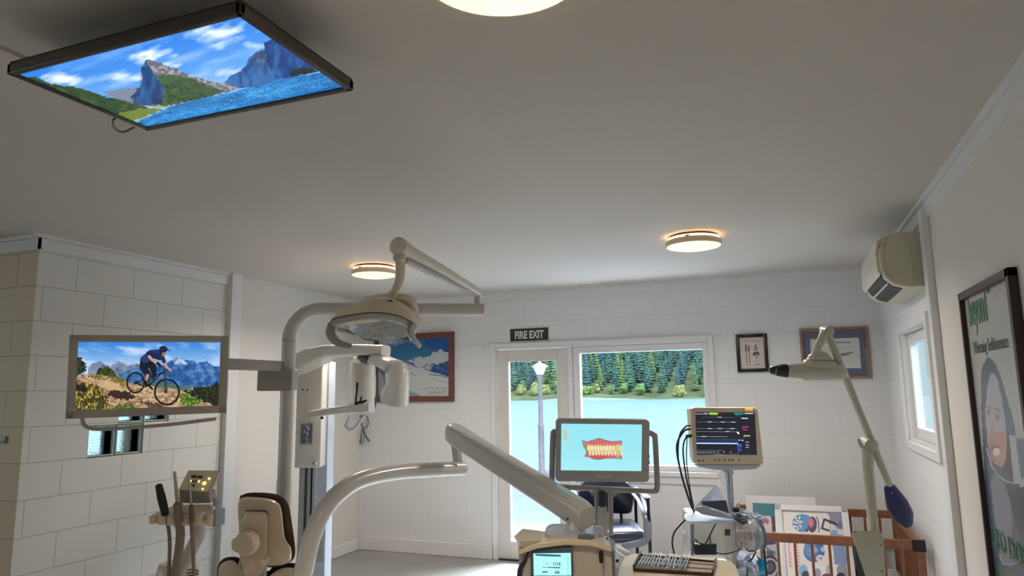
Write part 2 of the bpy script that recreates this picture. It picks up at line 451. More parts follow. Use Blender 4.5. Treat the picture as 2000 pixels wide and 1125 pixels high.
# skirtings
def base(name, lo, hi): return struct(name, MB().box(lo, hi), M_trim, bevel=.006)
base('baseboard_left', (XL, 4.30, 0), (XL+.018, YF-.02, .10))
base('baseboard_far', (XL+.018, YF-.03, 0), (-2.57, YF, .125))
base('baseboard_far_right', (-.54, YF-.03, 0), (XR, YF, .125))
base('baseboard_right', (XR-.018, YB, 0), (XR, 3.965, .1))
base('baseboard_right_far', (XR-.018, 4.045, 0), (XR, YF-.03, .1))

# ------------------------------------------------------------------ glazed front: door_1, window_1
def rect_frame(B, axis, p0, p1, a0, a1, z0, z1, wl, wr, wt, wb):
    def bx(aa, ab, za, zb):
        if ab-aa <= 0 or zb-za <= 0: return
        if axis == 'y': B.box((aa, p0, za), (ab, p1, zb))
        else: B.box((p0, aa, za), (p1, ab, zb))
    bx(a0, a0+wl, z0, z1); bx(a1-wr, a1, z0, z1); bx(a0+wl, a1-wr, z1-wt, z1); bx(a0+wl, a1-wr, z0, z0+wb); return B
o = struct('trim_9', rect_frame(MB(), 'y', YF-.022, YF, -2.566, -.541, 0, 1.947, .036, .036, .036, 0), M_trim, bevel=.004)
B = MB(); rect_frame(B, 'y', YF-.014, YF+.10, -2.53, -.577, 0, 1.911, .014, .014, .02, 0)
B.box((-1.818, YF-.014, 0), (-1.775, YF+.10, 1.891)); struct('trim_10', B, M_trim, bevel=.003)
d1 = struct('door_1', rect_frame(MB(), 'y', YF+.0, YF+.042, -2.512, -1.822, .012, 1.887, .116, .10, .112, .15), mat('door_paint', (214, 210, 206), .4), bevel=.003)
struct('pane', MB().box((-2.40, YF+.018, .158), (-1.918, YF+.024, 1.778)), M_glass, d1)
B = MB(); rect_frame(B, 'y', YF-.006, YF+.006, -2.404, -1.914, .154, 1.783, .012, .012, .012, .012); struct('glazing_bead', B, M_trim, d1)
for zz in (.22, 1.62):
    struct('hinge', MB().tube([(-2.516, YF-.006, zz), (-2.516, YF-.006, zz+.09)], .006, 10), M_trim, d1, smooth=40)
w1 = struct('window_1', rect_frame(MB(), 'y', YF+.004, YF+.075, -1.772, -.594, .815, 1.888, .062, .040, .058, .045), M_trim, bevel=.004)
struct('pane', MB().box((-1.712, YF+.036, .858), (-.632, YF+.042, 1.832)), M_glass, w1)
struct('window_sill', MB().box((-1.80, YF-.035, .775), (-.555, YF+.06, .815)), M_trim, w1, bevel=.005)
struct('window_apron', MB().box((-1.78, YF-.018, .715), (-.575, YF, .775)), M_trim, w1, bevel=.003)
struct('door_sill', MB().box((-2.51, YF-.02, 0), (-1.82, YF+.09, .012)), mat('dark_threshold', (40, 44, 58), .4), d1)

# side window_2
w2 = struct('window_2', rect_frame(MB(), 'x', XR-.022, XR, 4.21, 5.285, 1.095, 1.885, .06, .05, .05, .05), M_trim, bevel=.004)
B = MB(); rect_frame(B, 'x', XR, XR+.085, 4.30, 5.22, 1.14, 1.84, .012, .012, .012, .02); struct('window_reveal', B, M_trim, w2)
B = MB(); rect_frame(B, 'x', XR+.035, XR+.08, 4.315, 5.205, 1.16, 1.825, .06, .06, .06, .07); struct('window_sash', B, M_trim, w2, bevel=.003)
struct('pane', MB().box((XR+.055, 4.37, 1.225), (XR+.061, 5.15, 1.77)), M_glass, w2)
struct('window_stay', MB().tube([(XR+.03, 5.12, 1.80), (XR+.035, 4.95, 1.815), (XR+.05, 4.8, 1.80)], .006, 8, smooth=4), M_trim, w2, smooth=40)

# glass blocks
def glassblockmat():
    M = bpy.data.materials.new('glass_block'); M.use_nodes = True; t = M.node_tree; b = t.nodes['Principled BSDF']
    b.inputs['Base Color'].default_value = (.86, .95, .95, 1); b.inputs['Transmission Weight'].default_value = 1; b.inputs['Roughness'].default_value = .12; b.inputs['IOR'].default_value = 1.06
    co = t.nodes.new('ShaderNodeTexCoord'); wv = t.nodes.new('ShaderNodeTexWave'); wv.bands_direction = 'Z'; wv.inputs['Scale'].default_value = 17; wv.inputs['Distortion'].default_value = 5; wv.inputs['Detail Scale'].default_value = 4
    t.links.new(co.outputs['Object'], wv.inputs['Vector']); bp = t.nodes.new('ShaderNodeBump'); bp.inputs['Strength'].default_value = .9; bp.inputs['Distance'].default_value = .02
    t.links.new(wv.outputs['Fac'], bp.inputs['Height']); t.links.new(bp.outputs[0], b.inputs['Normal']); return M
M_gb = glassblockmat(); k = 3
for (y0, y1, z0, z1) in GB:
    for i in range(2):
        a0 = y0+.2*i+.006; a1 = a0+.188
        o = struct('window_%d' % k, rect_frame(MB(), 'x', XL-.13, XL-.012, a0, a1, z0+.004, z1-.004, .010, .010, .010, .010), mat('glass_block_edge', (176, 206, 204), .2), bevel=.003)
        struct('pane', MB().box((XL-.10, a0+.01, z0+.014), (XL-.03, a1-.01, z1-.014)), M_gb, o, smooth=0); k += 1

# unseen rear opening, added behind the viewer to let fill light in
# ------------------------------------------------------------------ ceiling lights
M_lampring = mat('lamp_ring', (222, 206, 176), .4)
M_diff = emat('lamp_glow', (255, 252, 206), 1.15)
def ceiling_light(loc, r, label, power, spread):
    t = thing('ceiling_light', loc, label, 'ceiling light', None)
    x, y, z = loc
    obj('mounting_plate', MB().lathe([(r*.80, z-.0), (r*.80, z-.012), (r*.88, z-.014), (r*.88, z-.030), (r*.82, z-.034)], (x, y, 0)), mat('lamp_back', (120, 96, 76), .5), t)
    obj('rim', MB().lathe([(r*.86, z-.028), (r*.97, z-.032), (r, z-.040), (r, z-.058), (r*.985, z-.066), (r*.95, z-.066), (r*.93, z-.05)], (x, y, 0)), M_lampring, t, smooth=25)
    obj('diffuser', MB().lathe([(r*.95, z-.060), (r*.945, z-.0675), (r*.80, z-.074), (r*.5, z-.079), (r*.2, z-.081), (.001, z-.081)], (x, y, 0)), M_diff, t, smooth=60)
    obj('light_strip', MB().lathe([(r*.885, z-.016), (r*.90, z-.016), (r*.90, z-.026), (r*.885, z-.026)], (x, y, 0)), emat('halo_glow', (255, 214, 160), 9), t)
    obj('clip', MB().box((x-.1*r-.012, y-r*.98, z-.036), (x-.1*r+.012, y-r*.86, z-.022)), M_lampring, t)
    a = area('lamp_light', (x, y, z-.088), (0, 0, -1), r*1.8, 0, power, (1.0, .88, .74), spread, 'DISK')
    a.parent = t; a.location = (0, 0, -.088)
    return t
ceiling_light((-.50, 1.262, ZC), .19, 'round glowing ceiling light nearest the viewer, cut by the top of the photo', LAMP_W*.8, 110)
ceiling_light((-.472, 4.372, ZC), .172, 'round glowing ceiling light between the fire exit sign and the air conditioner', LAMP_W, 156)
ceiling_light((-2.81, 4.42, ZC), .172, 'round glowing ceiling light behind the overhead operating lamp arm', LAMP_W*.8, 154)

ceiling_light((-1.9, -.9, ZC), .19, 'added unseen round ceiling light behind the viewer, giving fill light', LAMP_W*.65, 140)  # lamp added behind the camera as fill for surfaces facing it

# ------------------------------------------------------------------ outside: terrace, sea wall, lamp post, lake, wooded far shore
struct('ground', MB().box((-60, YF+.16, -.22), (60, 11.9, -.05)), mat('pale_paving', (136, 152, 172), .6, var=.22, scale=.7, bump=.2, bscale=4))
struct('sea_wall', MB().box((-60, 11.9, -.25), (60, 12.35, .10), bev=.02), mat('weathered_concrete', (140, 150, 158), .7, var=.15, scale=2))
struct('sea_wall_foot', MB().box((-60, 12.35, -2.9), (60, 12.8, -.3)), mat('weathered_concrete', (0, 0, 0)))
tag(obj('cable', MB().tube([(-3.3, 9.5, -.045), (-3.0, 9.7, -.03), (-2.6, 9.75, -.045), (-2.1, 9.65, -.045), (-1.7, 9.6, -.045)], .016, 8, smooth=6), mat('dark_hose', (70, 78, 90), .6)), 'thin dark cable lying on the pale paving outside the glazed door', 'cable')
def watermat():
    M = bpy.data.materials.new('lake_water'); M.use_nodes = True; t = M.node_tree; b = t.nodes['Principled BSDF']
    co = t.nodes.new('ShaderNodeTexCoord'); mp = t.nodes.new('ShaderNodeMapping'); mp.inputs['Scale'].default_value = (.25, 1.1, 1)
    n = t.nodes.new('ShaderNodeTexNoise'); n.inputs['Scale'].default_value = 1.0; n.inputs['Detail'].default_value = 5
    t.links.new(co.outputs['Object'], mp.inputs[0]); t.links.new(mp.outputs[0], n.inputs['Vector'])
    bp = t.nodes.new('ShaderNodeBump'); bp.inputs['Strength'].default_value = .35; bp.inputs['Distance'].default_value = .12
    t.links.new(n.outputs['Fac'], bp.inputs['Height']); t.links.new(bp.outputs[0], b.inputs['Normal'])
    b.inputs['Base Color'].default_value = (.34, .60, .66, 1); b.inputs['Roughness'].default_value = .22; b.inputs['IOR'].default_value = 1.33
    return M
o = obj('lake', MB().box((-900, 12.8, -3.6), (700, 352, -2.6)), watermat(), smooth=0); o['kind'] = 'structure'
# far hill
B = MB(); nx, ny = 56, 14
grid = []
for j in range(ny):
    row = []
    for i in range(nx):
        x = -520+i*10.0; s = j/(ny-1); y = 345+s*230
        z = -2.9+2.6*min(s*9, 1)+62*max(0, s-.05)**1.0 + 1.5*math.sin(x*.05+j) + 3*s*math.sin(x*.02)
        row.append(B.bm.verts.new((x, y, z)))
    grid.append(row)
for j in range(ny-1):
    for i in range(nx-1): B.bm.faces.new([grid[j][i], grid[j][i+1], grid[j+1][i+1], grid[j+1][i]])
o = obj('hillside', B, mat('dry_shore_grass', (98, 116, 84), .9, var=.45, scale=.06)); o['kind'] = 'structure'
# one conifer, one round tree; copies vary in size and turn
def conifer_mesh(seed, mcol):
    r = random.Random(seed); B = MB(); n = 11
    H = 1.0; prof = []
    for L in range(11):
        f = L/11; rr = .17*(1-f)**.8+.01
        prof.append((rr*r.uniform(.95, 1.2), .10+f*.9)); prof.append((rr*.55, .10+f*.9+.055))
    prof = [(.05, .08)]+prof+[(.004, 1.03)]
    q = []
    for rad, h in prof:
        ph = r.random()*6
        q.append([B.bm.verts.new((rad*(1+.35*math.sin(j*2.1+ph)+.25*r.uniform(-1, 1))*math.cos(2*math.pi*j/n), rad*(1+.35*math.cos(j*1.7+ph))*math.sin(2*math.pi*j/n), h+r.uniform(-.02, .02))) for j in range(n)])
    B._skin(q)
    me = bpy.data.meshes.new('conifer_crown'); B.bm.to_mesh(me); B.bm.free(); me.materials.append(mcol); return me
def bushy_mesh(seed, mcol):
    r = random.Random(seed); b = bmesh.new()
    for i in range(9):
        c = V((r.uniform(-.25, .25), r.uniform(-.25, .25), r.uniform(.30, .78))); s = r.uniform(.14, .25)
        g = bmesh.ops.create_icosphere(b, subdivisions=2, radius=s, matrix=Matrix.Translation(c))
        for v in g['verts']: v.co += (v.co-c)*r.uniform(-.25, .35)
    me = bpy.data.meshes.new('leafy_crown'); b.to_mesh(me); b.free(); me.materials.append(mcol); return me
def trunk_mesh():
    B = MB().tube([(0, 0, 0), (0, 0, .5)], [.025, .015], 6, cap=None); me = bpy.data.meshes.new('trunk'); B.bm.to_mesh(me); B.bm.free()
    me.materials.append(mat('bark', (96, 84, 72), .9)); return me
con = [conifer_mesh(i, mat('conifer_green_%d' % i, c, .9, var=.45, scale=9)) for i, c in enumerate([(74, 114, 112), (86, 124, 108), (116, 142, 98), (78, 114, 124)])]
bus = [bushy_mesh(i+20, mat('leaf_green_%d' % i, c, .9, var=.35, scale=7)) for i, c in enumerate([(130, 160, 92), (112, 148, 96), (156, 164, 104)])]
tr_me = trunk_mesh()
CL = 'tall dark green conifer in the dense wood on the far lake shore'
BL = 'pale green leafy tree low at the water edge of the far shore'
protos = {}
def tree(kind, me, x, y, z, h, w):
    if me.name not in protos:
        t = bpy.data.objects.new('conifer_tree' if kind == 'c' else 'leafy_tree', None); COL.objects.link(t)
        a = bpy.data.objects.new('crown', me); COL.objects.link(a); a.parent = t
        b = bpy.data.objects.new('trunk', tr_me); COL.objects.link(b); b.parent = t
        if kind == 'c': tag(t, CL, 'tree', 'conifers on the far shore')
        else: tag(t, BL, 'tree', 'leafy trees along the far shore')
        protos[me.name] = t
    else: t = copy_tree(protos[me.name])
    t.location = (x, y, z); t.scale = (w, w, h); t.rotation_euler = (0, 0, random.uniform(0, 6.28)); return t
def hillz(y, x):
    s = (y-345)/230; return -2.9+2.6*min(s*9, 1)+62*max(0, s-.05)+1.5*math.sin(x*.05+s*(ny-1))+3*s*math.sin(x*.02)
rr = random.Random(11)
for row in range(11):
    # rows climbing the hill behind the water edge, each row offset by half a step
    yy = 368+9.2*row
    x0, x1 = -.46*yy, .05*yy
    n = int((x1-x0)/8.3)
    for i in range(n):
        x = x0+(i+.25+.5*(row % 2)+rr.uniform(-.08, .08))*8.3; y = yy+rr.uniform(-.8, .8)
        h = rr.uniform(13, 20); tree('c', con[rr.choice([0, 0, 1, 1, 2, 3])], x, y, hillz(y, x)-.3, h, h*rr.uniform(.70, .84))
for i in range(26):
    y = 359+rr.uniform(-3, 5); x = -.46*y+(.51*y)*(i+rr.uniform(.35, .65))/26
    if rr.random() < .2: continue
    h = rr.uniform(4.5, 9.5); tree('b', bus[rr.choice([0, 1, 1, 2])], x, y, hillz(y, x)-.3, h, h*rr.uniform(.9, 1.15))
# lamp post standing beyond the sea wall edge
lp = at(1058, 905, y=11.55); lx = lp.x; ly = 11.55
t = thing('street_lamp', (lx, ly, -.05), 'old street lamp with a glass lantern on a slim post, seen through the glazed door', 'street lamp')
Mpost = mat('lamp_post_paint', (128, 122, 132), .6, var=.2, scale=9)
zt = at(1057, 733, y=11.55).z
obj('post', MB().lathe([(.07, -.05), (.07, .15), (.052, .2), (.050, .9), (.058, .92), (.040, .98), (.036, zt-.06), (.05, zt-.04), (.06, zt)], (lx, ly, 0), n=16), Mpost, t)
zt2 = at(1057, 707, y=11.55).z; hl = zt2-zt
obj('lantern_glass', MB().lathe([(.06, zt+.01), (.125, zt+hl*.62), (.02, zt+hl*.63)], (lx, ly, 0), n=6), mat('frosted_glass', (226, 240, 240), .3, var=.03), t, smooth=0)
obj('lantern_cap', MB().lathe([(.15, zt+hl*.62), (.15, zt+hl*.66), (.07, zt+hl*.88), (.03, zt+hl*.92), (.03, zt+hl*1.0), (.004, zt+hl*1.05)], (lx, ly, 0), n=6), mat('pale_metal', (190, 196, 200), .5), t, smooth=0)
# ------------------------------------------------------------------ common finishes
M_unit = mat('dental_beige', (222, 210, 192), .28, var=.01, coat=.35)
M_unit2 = mat('dental_grey_beige', (208, 203, 196), .3, var=.01, coat=.3)
M_tan = mat('warm_beige_shell', (220, 202, 172), .38, var=.01, coat=.1)
M_brown = mat('brown_upholstery', (74, 50, 46), .28, var=.05, coat=.4)
M_grey = mat('grey_plastic', (168, 162, 154), .4, var=.02)
M_dgrey = mat('dark_grey_plastic', (178, 180, 184), .42, var=.02)
M_bezel = mat('silver_bezel', (184, 174, 164), .4, var=.01)
M_steel = mat('brushed_steel', (176, 176, 178), .25, metal=.9, var=.05)
M_chrome = mat('chrome', (220, 222, 226), .12, metal=1, var=.02)
M_hose = mat('grey_brown_hose', (132, 118, 104), .5)
def frame3(tl, tr, bl):
    x = (tr-tl).normalized(); y0 = (tl-bl); y = (y0-x*y0.dot(x)).normalized(); return x, y, x.cross(y)
def slab(B, tl, x, y, n, w, h, d, bev=0, x0=0, y0=0, z0=0):
    """box whose front face has its top left corner at tl; n points to the viewer"""
    c = V(tl)+x*(x0+w/2)-y*(y0+h/2)-n*(z0+d/2)
    Mx = Matrix((x, y, n)).transposed().to_4x4(); Mx.translation = c
    B.box((-w/2, -h/2, -d/2), (w/2, h/2, d/2), Mx, bev); return B

# ------------------------------------------------------------------ ceiling television
x0, x1, y0, y1, zt = -1.779, -1.034, 1.085, 1.510, 2.30
t = thing('ceiling_television', ((x0+x1)/2, (y0+y1)/2, ZC), 'flat television hung face down from the ceiling showing a lake below mountains', 'television')
M_tvf = mat('tv_frame', (70, 64, 60), .35, var=.02)
B = MB(); bz = .017
B.box((x0, y0, zt), (x1, y0+bz, zt+.028), bev=.004); B.box((x0, y1-bz*1.3, zt), (x1, y1, zt+.028), bev=.004)
B.box((x0, y0, zt), (x0+bz, y1, zt+.028), bev=.004); B.box((x1-bz, y0, zt), (x1, y1, zt+.028), bev=.004)
obj('bezel', B, M_tvf, t)
obj('back_cover', MB().box((x0+.004, y0+.004, zt+.012), (x1-.004, y1-.004, zt+.034)).box((x0+.15, y0+.1, zt+.034), (x1-.15, y1-.08, zt+.055), bev=.006), M_black, t)
obj('ceiling_bracket', MB().box((-1.46, 1.26, zt+.055), (-1.36, 1.36, ZC-.006)).box((-1.50, 1.27, ZC-.008), (-1.32, 1.42, ZC)), M_black, t)
text('maker_mark', 'LG', M_grey, (-1.38, y1-.006, zt-.0005), (1, 0, 0), (0, -1, 0), .012, t)
obj('cable', MB().tube([at(232, 226, z=2.33), at(221, 235, z=2.31), at(224, 250, z=2.31), at(240, 258, z=2.31), at(262, 249, z=2.33)], .0035, 8, smooth=6), mat('grey_cable', (120, 112, 104), .4), t)
C = Can((x0+bz, y0+bz, zt+.006), (x1-bz, y0+bz, zt+.006), (x0+bz, y1-bz*1.3, zt+.006), 420, 230, (60, 140, 225))
X, Y = C.X, C.Y
n = fbm(X*.02+Y*.01, Y*.05-X*.012, 5)
C.img[:] = np.stack([40+110*C.V, 120+80*C.V, 222+15*C.V], 2)/255
cl = np.clip((fbm(X*.014+Y*.01, Y*.05+X*.012, 5)-.5)*3, 0, 1)
C.put(cl, (190, 215, 245), .55)
for cx, cy, rx, ry, a in [(430, 66, 62, 26, .9), (290, 104, 46, 18, 1), (320, 126, 40, 9, .9), (125, 154, 40, 12, .95), (225, 148, 40, 14, .45), (260, 150, 40, 10, .7), (498, 90, 30, 9, .7), (455, 140, 50, 10, .6)]:
    dx_, dy_ = X-cx, Y-cy+.25*(X-cx)*0
    d = np.sqrt((dx_/rx)**2+(dy_/ry)**2)+(fbm(X*.035+7, Y*.09+X*.03, 5)-.5)*1.9
    C.put(np.clip((1.05-d)*1.1, 0, 1), (238, 242, 250), a)
# far blue range
C.poly([(200, 182), (238, 174), (262, 170), (280, 170), (290, 186), (300, 206), (250, 206)], (120, 130, 150), 1, 3, .1)
C.poly([(436, 162), (455, 145), (478, 130), (486, 112), (500, 103), (518, 102), (540, 120), (545, 156), (500, 168), (470, 172)], (44, 96, 160), 1, 3, .1)
C.poly([(516, 82), (560, 74), (640, 130), (620, 140), (590, 146), (545, 156), (528, 140), (520, 115)], (18, 62, 130), 1, 3, .1)
C.poly([(486, 112), (500, 103), (518, 102), (524, 130), (505, 122)], (110, 120, 140), .6, 3, .2)
# central crag
C.poly([(283, 116), (290, 115), (310, 122), (345, 135), (372, 148), (430, 162), (470, 172), (400, 192), (330, 206), (262, 206), (255, 190), (272, 172), (277, 158), (276, 132), (283, 128)], (96, 100, 110), 1, 2, .2)
C.poly([(284, 118), (296, 134), (305, 150), (320, 165), (322, 185), (316, 204), (262, 204), (256, 190), (272, 172), (278, 158), (276, 132), (284, 128)], (22, 66, 120), 1, 3, .15)
C.poly([(302, 150), (330, 145), (372, 152), (410, 172), (438, 178), (400, 192), (330, 207), (300, 207), (316, 196), (322, 176)], (62, 92, 56), 1, 3, .2)
rk = fbm(X*.16, Y*.22, 4)
mk = C.inside([(285, 116), (345, 135), (430, 162), (470, 172), (440, 178), (372, 152), (330, 145), (302, 146)])
C.put(mk*np.clip((rk-.45)*5, 0, 1), (176, 168, 176), .8)
# wooded left slope
C.poly([(40, 150), (70, 152), (100, 164), (145, 170), (190, 184), (240, 196), (270, 205), (300, 212), (320, 215), (250, 240), (40, 180)], (50, 78, 44), 1, 3, .12)
mk = C.inside([(45, 150), (100, 164), (190, 184), (300, 208), (330, 206), (400, 192), (438, 180), (372, 152), (320, 165), (318, 200), (262, 206), (250, 240), (45, 180)])
C.put(mk*np.clip((fbm(X*.45, Y*.7, 3)-.47)*6, 0, 1), (20, 34, 26), .8); C.put(mk*np.clip((fbm(X*.05, Y*.08, 3)-.5)*5, 0, 1), (96, 112, 58), .45)
C.poly([(225, 226), (262, 214), (310, 207), (340, 206), (300, 222), (262, 244)], (150, 160, 60), .55, 4, .2)
mk = C.inside([(256, 190), (272, 172), (276, 132), (284, 118), (305, 150), (322, 180), (316, 204), (262, 204)]) | C.inside([(436, 162), (478, 130), (500, 103), (516, 82), (560, 74), (640, 130), (590, 146), (500, 168), (470, 172)])
rk = fbm(X*.10, Y*.05, 5); C.put(mk*np.clip((rk-.5)*5, 0, 1), (66, 118, 172), .55); C.put(mk*np.clip((.46-rk)*5, 0, 1), (10, 34, 76), .6)
# lake
C.poly([(262, 240), (300, 222), (345, 205), (400, 192), (470, 175), (560, 152), (700, 130), (720, 280), (262, 280)], (30, 120, 190), 1, 2, .1)
lk = C.inside([(262, 240), (300, 222), (345, 205), (400, 192), (470, 175), (560, 152), (700, 130), (720, 280), (262, 280)])
w_ = .45*fbm(X*.02, (Y+.24*X)*.10, 5)+.55*fbm(X*.30, (Y+.24*X)*.75, 3)
C.put(lk*np.clip((w_-.5)*5, 0, 1), (92, 178, 235), .7); C.put(lk*np.clip((.49-w_)*5, 0, 1), (10, 62, 118), .8)
C.put(lk*np.clip(1-np.abs(X-380)/80, 0, 1)*np.clip(1-np.abs(Y-(200-(X-380)*.22))/14, 0, 1)*np.clip((w_-.35)*3, 0, 1), (18, 50, 84), .5)
C.poly([(566, 150), (568, 140), (590, 134), (612, 132), (616, 138), (600, 144)], (20, 36, 30), 1, 3, .2)
C.build('screen', picmat('mountain_lake_screen', 1.05), t)

# ------------------------------------------------------------------ wall side television on its arm
tl, tr, bl = Pd(136, 654, 2.78), Pd(447, 656, 3.04), Pd(132, 818, 2.76)
x, y, nn = frame3(tl, tr, bl); w, h = (tr-tl).length, (tl-bl).length
t = thing('arm_television', tl+x*w/2-y*h, 'silver framed television on a side arm showing a mountain biker', 'television')
B = MB(); fw = .031
slab(B, tl, x, y, nn, w, h, .045, .006, z0=.006)
for (a, b_, c, d) in ((0, 0, w, fw*.9), (0, h-fw*1.05, w, fw*1.05), (0, 0, fw, h), (w-fw*1.05, 0, fw*1.05, h)): slab(B, tl, x, y, nn, c, d, .02, .003, x0=a, y0=b_, z0=-.004)
obj('bezel', B, M_bezel, t)
P0 = lambda a, b_, c=0: tl+x*a-y*b_+nn*c
C = Can(P0(fw, fw*.9, -.002), P0(w-fw*1.05, fw*.9, -.002), P0(fw, h-fw*1.05, -.002), 460, 226, (90, 160, 225))
X, Y = C.X, C.Y
sk = np.clip((Y-664)/60, 0, 1)[..., None]
C.img[:] = (np.array([40, 118, 205])*(1-sk)+np.array([170, 200, 228])*sk)/255
cl = np.clip((fbm(X*.02+Y*.01, Y*.07-X*.015, 5)-.42)*3, 0, 1); C.put(cl, (214, 226, 240), .8)
# ranges (positions read against the picture)
q = lambda a, b_: (130+a/4.327, 640+b_/4.327)
def PL(pts, rgb, a=1, wob=0, ws=.2): C.poly([q(*p) for p in pts], rgb, a, wob, ws)
PL([(180, 335), (215, 310), (280, 282), (330, 312), (385, 325), (435, 280), (480, 300), (520, 322), (600, 300), (640, 330), (640, 420), (180, 400)], (112, 124, 148), 1, 1.5)
PL([(440, 410), (520, 360), (620, 330), (700, 350), (830, 310), (870, 285), (930, 275), (968, 252), (1000, 275), (1060, 272), (1110, 298), (1180, 286), (1240, 320), (1330, 345), (1330, 460), (1000, 530), (600, 520), (440, 470)], (40, 92, 156), 1, 1.5)
mk = C.inside([q(*p) for p in [(180, 335), (435, 275), (640, 320), (968, 250), (1330, 345), (1330, 460), (1000, 530), (180, 480)]])
rg = fbm(X*.09+Y*.06, Y*.11-X*.05, 5)
C.put(mk*np.clip((rg-.5)*5, 0, 1), (134, 160, 198), .55); C.put(mk*np.clip((.45-rg)*5, 0, 1), (20, 52, 100), .5)
PL([(900, 290), (968, 256), (1020, 300), (990, 310), (960, 295), (930, 315)], (222, 232, 244), .7, 3, .5)
PL([(620, 470), (800, 450), (1000, 500), (1100, 470), (1000, 560), (620, 540)], (78, 104, 84), .8, 3)
# ground
PL([(60, 420), (150, 385), (260, 400), (330, 400), (430, 420), (520, 460), (620, 480), (760, 500), (900, 510), (1000, 530), (1100, 560), (1330, 600), (1330, 720), (60, 730)], (172, 142, 108), 1, 2)
gm = C.inside([q(*p) for p in [(60, 420), (150, 385), (430, 420), (620, 480), (1000, 530), (1330, 600), (1330, 730), (60, 730)]])
gn = fbm(X*.16, Y*.34, 5); C.put(gm*np.clip((gn-.52)*6, 0, 1), (104, 80, 62), .7); C.put(gm*np.clip((.44-gn)*6, 0, 1), (226, 200, 166), .7)
PL([(250, 440), (340, 440), (430, 480), (520, 540), (480, 600), (380, 560), (300, 500)], (196, 164, 126), .8, 3)
PL([(340, 545), (420, 530), (540, 550), (600, 590), (540, 610), (430, 605), (360, 580)], (38, 26, 24), .9, 4, .3)
PL([(600, 610), (700, 625), (800, 660), (850, 680), (760, 690), (660, 650)], (44, 30, 26), .7, 4, .3)
def bush(pts, dark, light, sc=.5, a=.9):
    PL(pts, dark, 1, 4, .3); mk = C.inside([q(*p) for p in pts]); g = fbm(X*sc, Y*sc*.5, 3); C.put(mk*np.clip((g-.48)*6, 0, 1), light, a)
bush([(60, 250), (100, 245), (150, 290), (170, 340), (150, 380), (110, 400), (60, 430)], (22, 30, 26), (62, 76, 44))
bush([(250, 410), (270, 360), (330, 330), (390, 350), (420, 400), (380, 430), (300, 430)], (34, 42, 26), (86, 92, 44))
bush([(180, 400), (250, 395), (330, 405), (460, 410), (510, 450), (520, 520), (450, 480), (360, 430), (240, 440)], (90, 84, 40), (170, 150, 86))
bush([(60, 440), (160, 470), (260, 470), (330, 540), (350, 640), (390, 715), (60, 725)], (60, 56, 30), (196, 168, 84), .4)
bush([(70, 480), (160, 480), (180, 530), (120, 545), (70, 530)], (18, 20, 16), (60, 60, 34))
bush([(390, 700), (420, 650), (500, 640), (570, 640), (600, 700), (590, 715), (390, 715)], (58, 70, 30), (140, 150, 66), .7)
bush([(950, 600), (980, 570), (1060, 560), (1120, 590), (1140, 640), (1060, 665), (970, 650)], (56, 84, 26), (140, 176, 70), .7)
bush([(990, 545), (1100, 500), (1200, 490), (1330, 450), (1330, 680), (1220, 650), (1140, 610), (1060, 565)], (20, 28, 20), (70, 84, 48), .5, .7)
# bicycle and rider
def ln(pts, r, rgb): C.line([q(*p) for p in pts], [k_/4.327 for k_ in r] if hasattr(r, '__len__') else r/4.327, rgb)
def ring(cx, cy, rx, ry, th, rgb):
    X2, Y2 = (X-q(cx, cy)[0])*4.327, (Y-q(cx, cy)[1])*4.327
    d = np.sqrt((X2/rx)**2+(Y2/ry)**2); wd = th/min(rx, ry); C.put(np.clip((wd-np.abs(d-1))/wd*2, 0, 1), rgb)
ring(583, 465, 72, 84, 8, (16, 16, 18)); ring(848, 543, 102, 106, 10, (14, 14, 16))
C.ell(*q(583, 465), 3, 3.5, (30, 30, 30)); C.ell(*q(838, 540), 3.4, 3.6, (30, 30, 30))
for k_ in range(10):
    a = k_*.628; ln([(583, 465), (583+64*math.cos(a), 465+76*math.sin(a))], 1.1, (70, 70, 72)); ln([(848, 543), (848+94*math.cos(a), 543+98*math.sin(a))], 1.1, (90, 88, 86))
ln([(583, 465), (660, 500), (700, 488), (800, 385), (825, 375)], 6, (20, 20, 24)); ln([(583, 465), (690, 420), (820, 380)], 5, (20, 20, 24)); ln([(690, 420), (700, 490)], 5, (20, 20, 24))
ln([(825, 345), (828, 400), (838, 540)], 6, (40, 44, 52)); ln([(845, 400), (850, 540)], 4, (60, 64, 72)); ln([(795, 325), (830, 350), (880, 365)], 4, (30, 30, 34))
ln([(665, 470), (700, 492), (725, 520)], 8, (26, 24, 26))
ln([(660, 270), (650, 330), (690, 400)], [36, 34, 24], (22, 24, 40)); ln([(680, 290), (730, 330), (740, 400)], [34, 30, 20], (18, 20, 34))
ln([(685, 405), (670, 450)], [14, 11], (186, 130, 106)); ln([(668, 455), (672, 480)], 12, (24, 24, 28)); ln([(740, 400), (730, 425)], 12, (24, 24, 30))
ln([(665, 265), (720, 225), (785, 215)], [34, 40, 32], (34, 52, 110)); ln([(690, 215), (760, 240), (790, 250)], [16, 26, 26], (24, 32, 70))
ln([(700, 245), (725, 275), (770, 300)], [13, 11, 10], (196, 142, 120)); ln([(770, 300), (790, 318)], 12, (24, 24, 28))
ln([(810, 250), (830, 300)], [18, 13], (28, 40, 84)); ln([(832, 305), (855, 340), (880, 362)], [10, 9, 9], (196, 142, 120))
C.ell(*q(815, 215), 5.5, 6, (150, 110, 94)); C.ell(*q(818, 182), 8.2, 6.6, (28, 34, 66)); ln([(790, 190), (800, 225)], 9, (24, 28, 50)); ln([(830, 182), (868, 194)], 5, (20, 24, 46))
C.build('screen', picmat('mountain_biker_screen', 1.0), t)
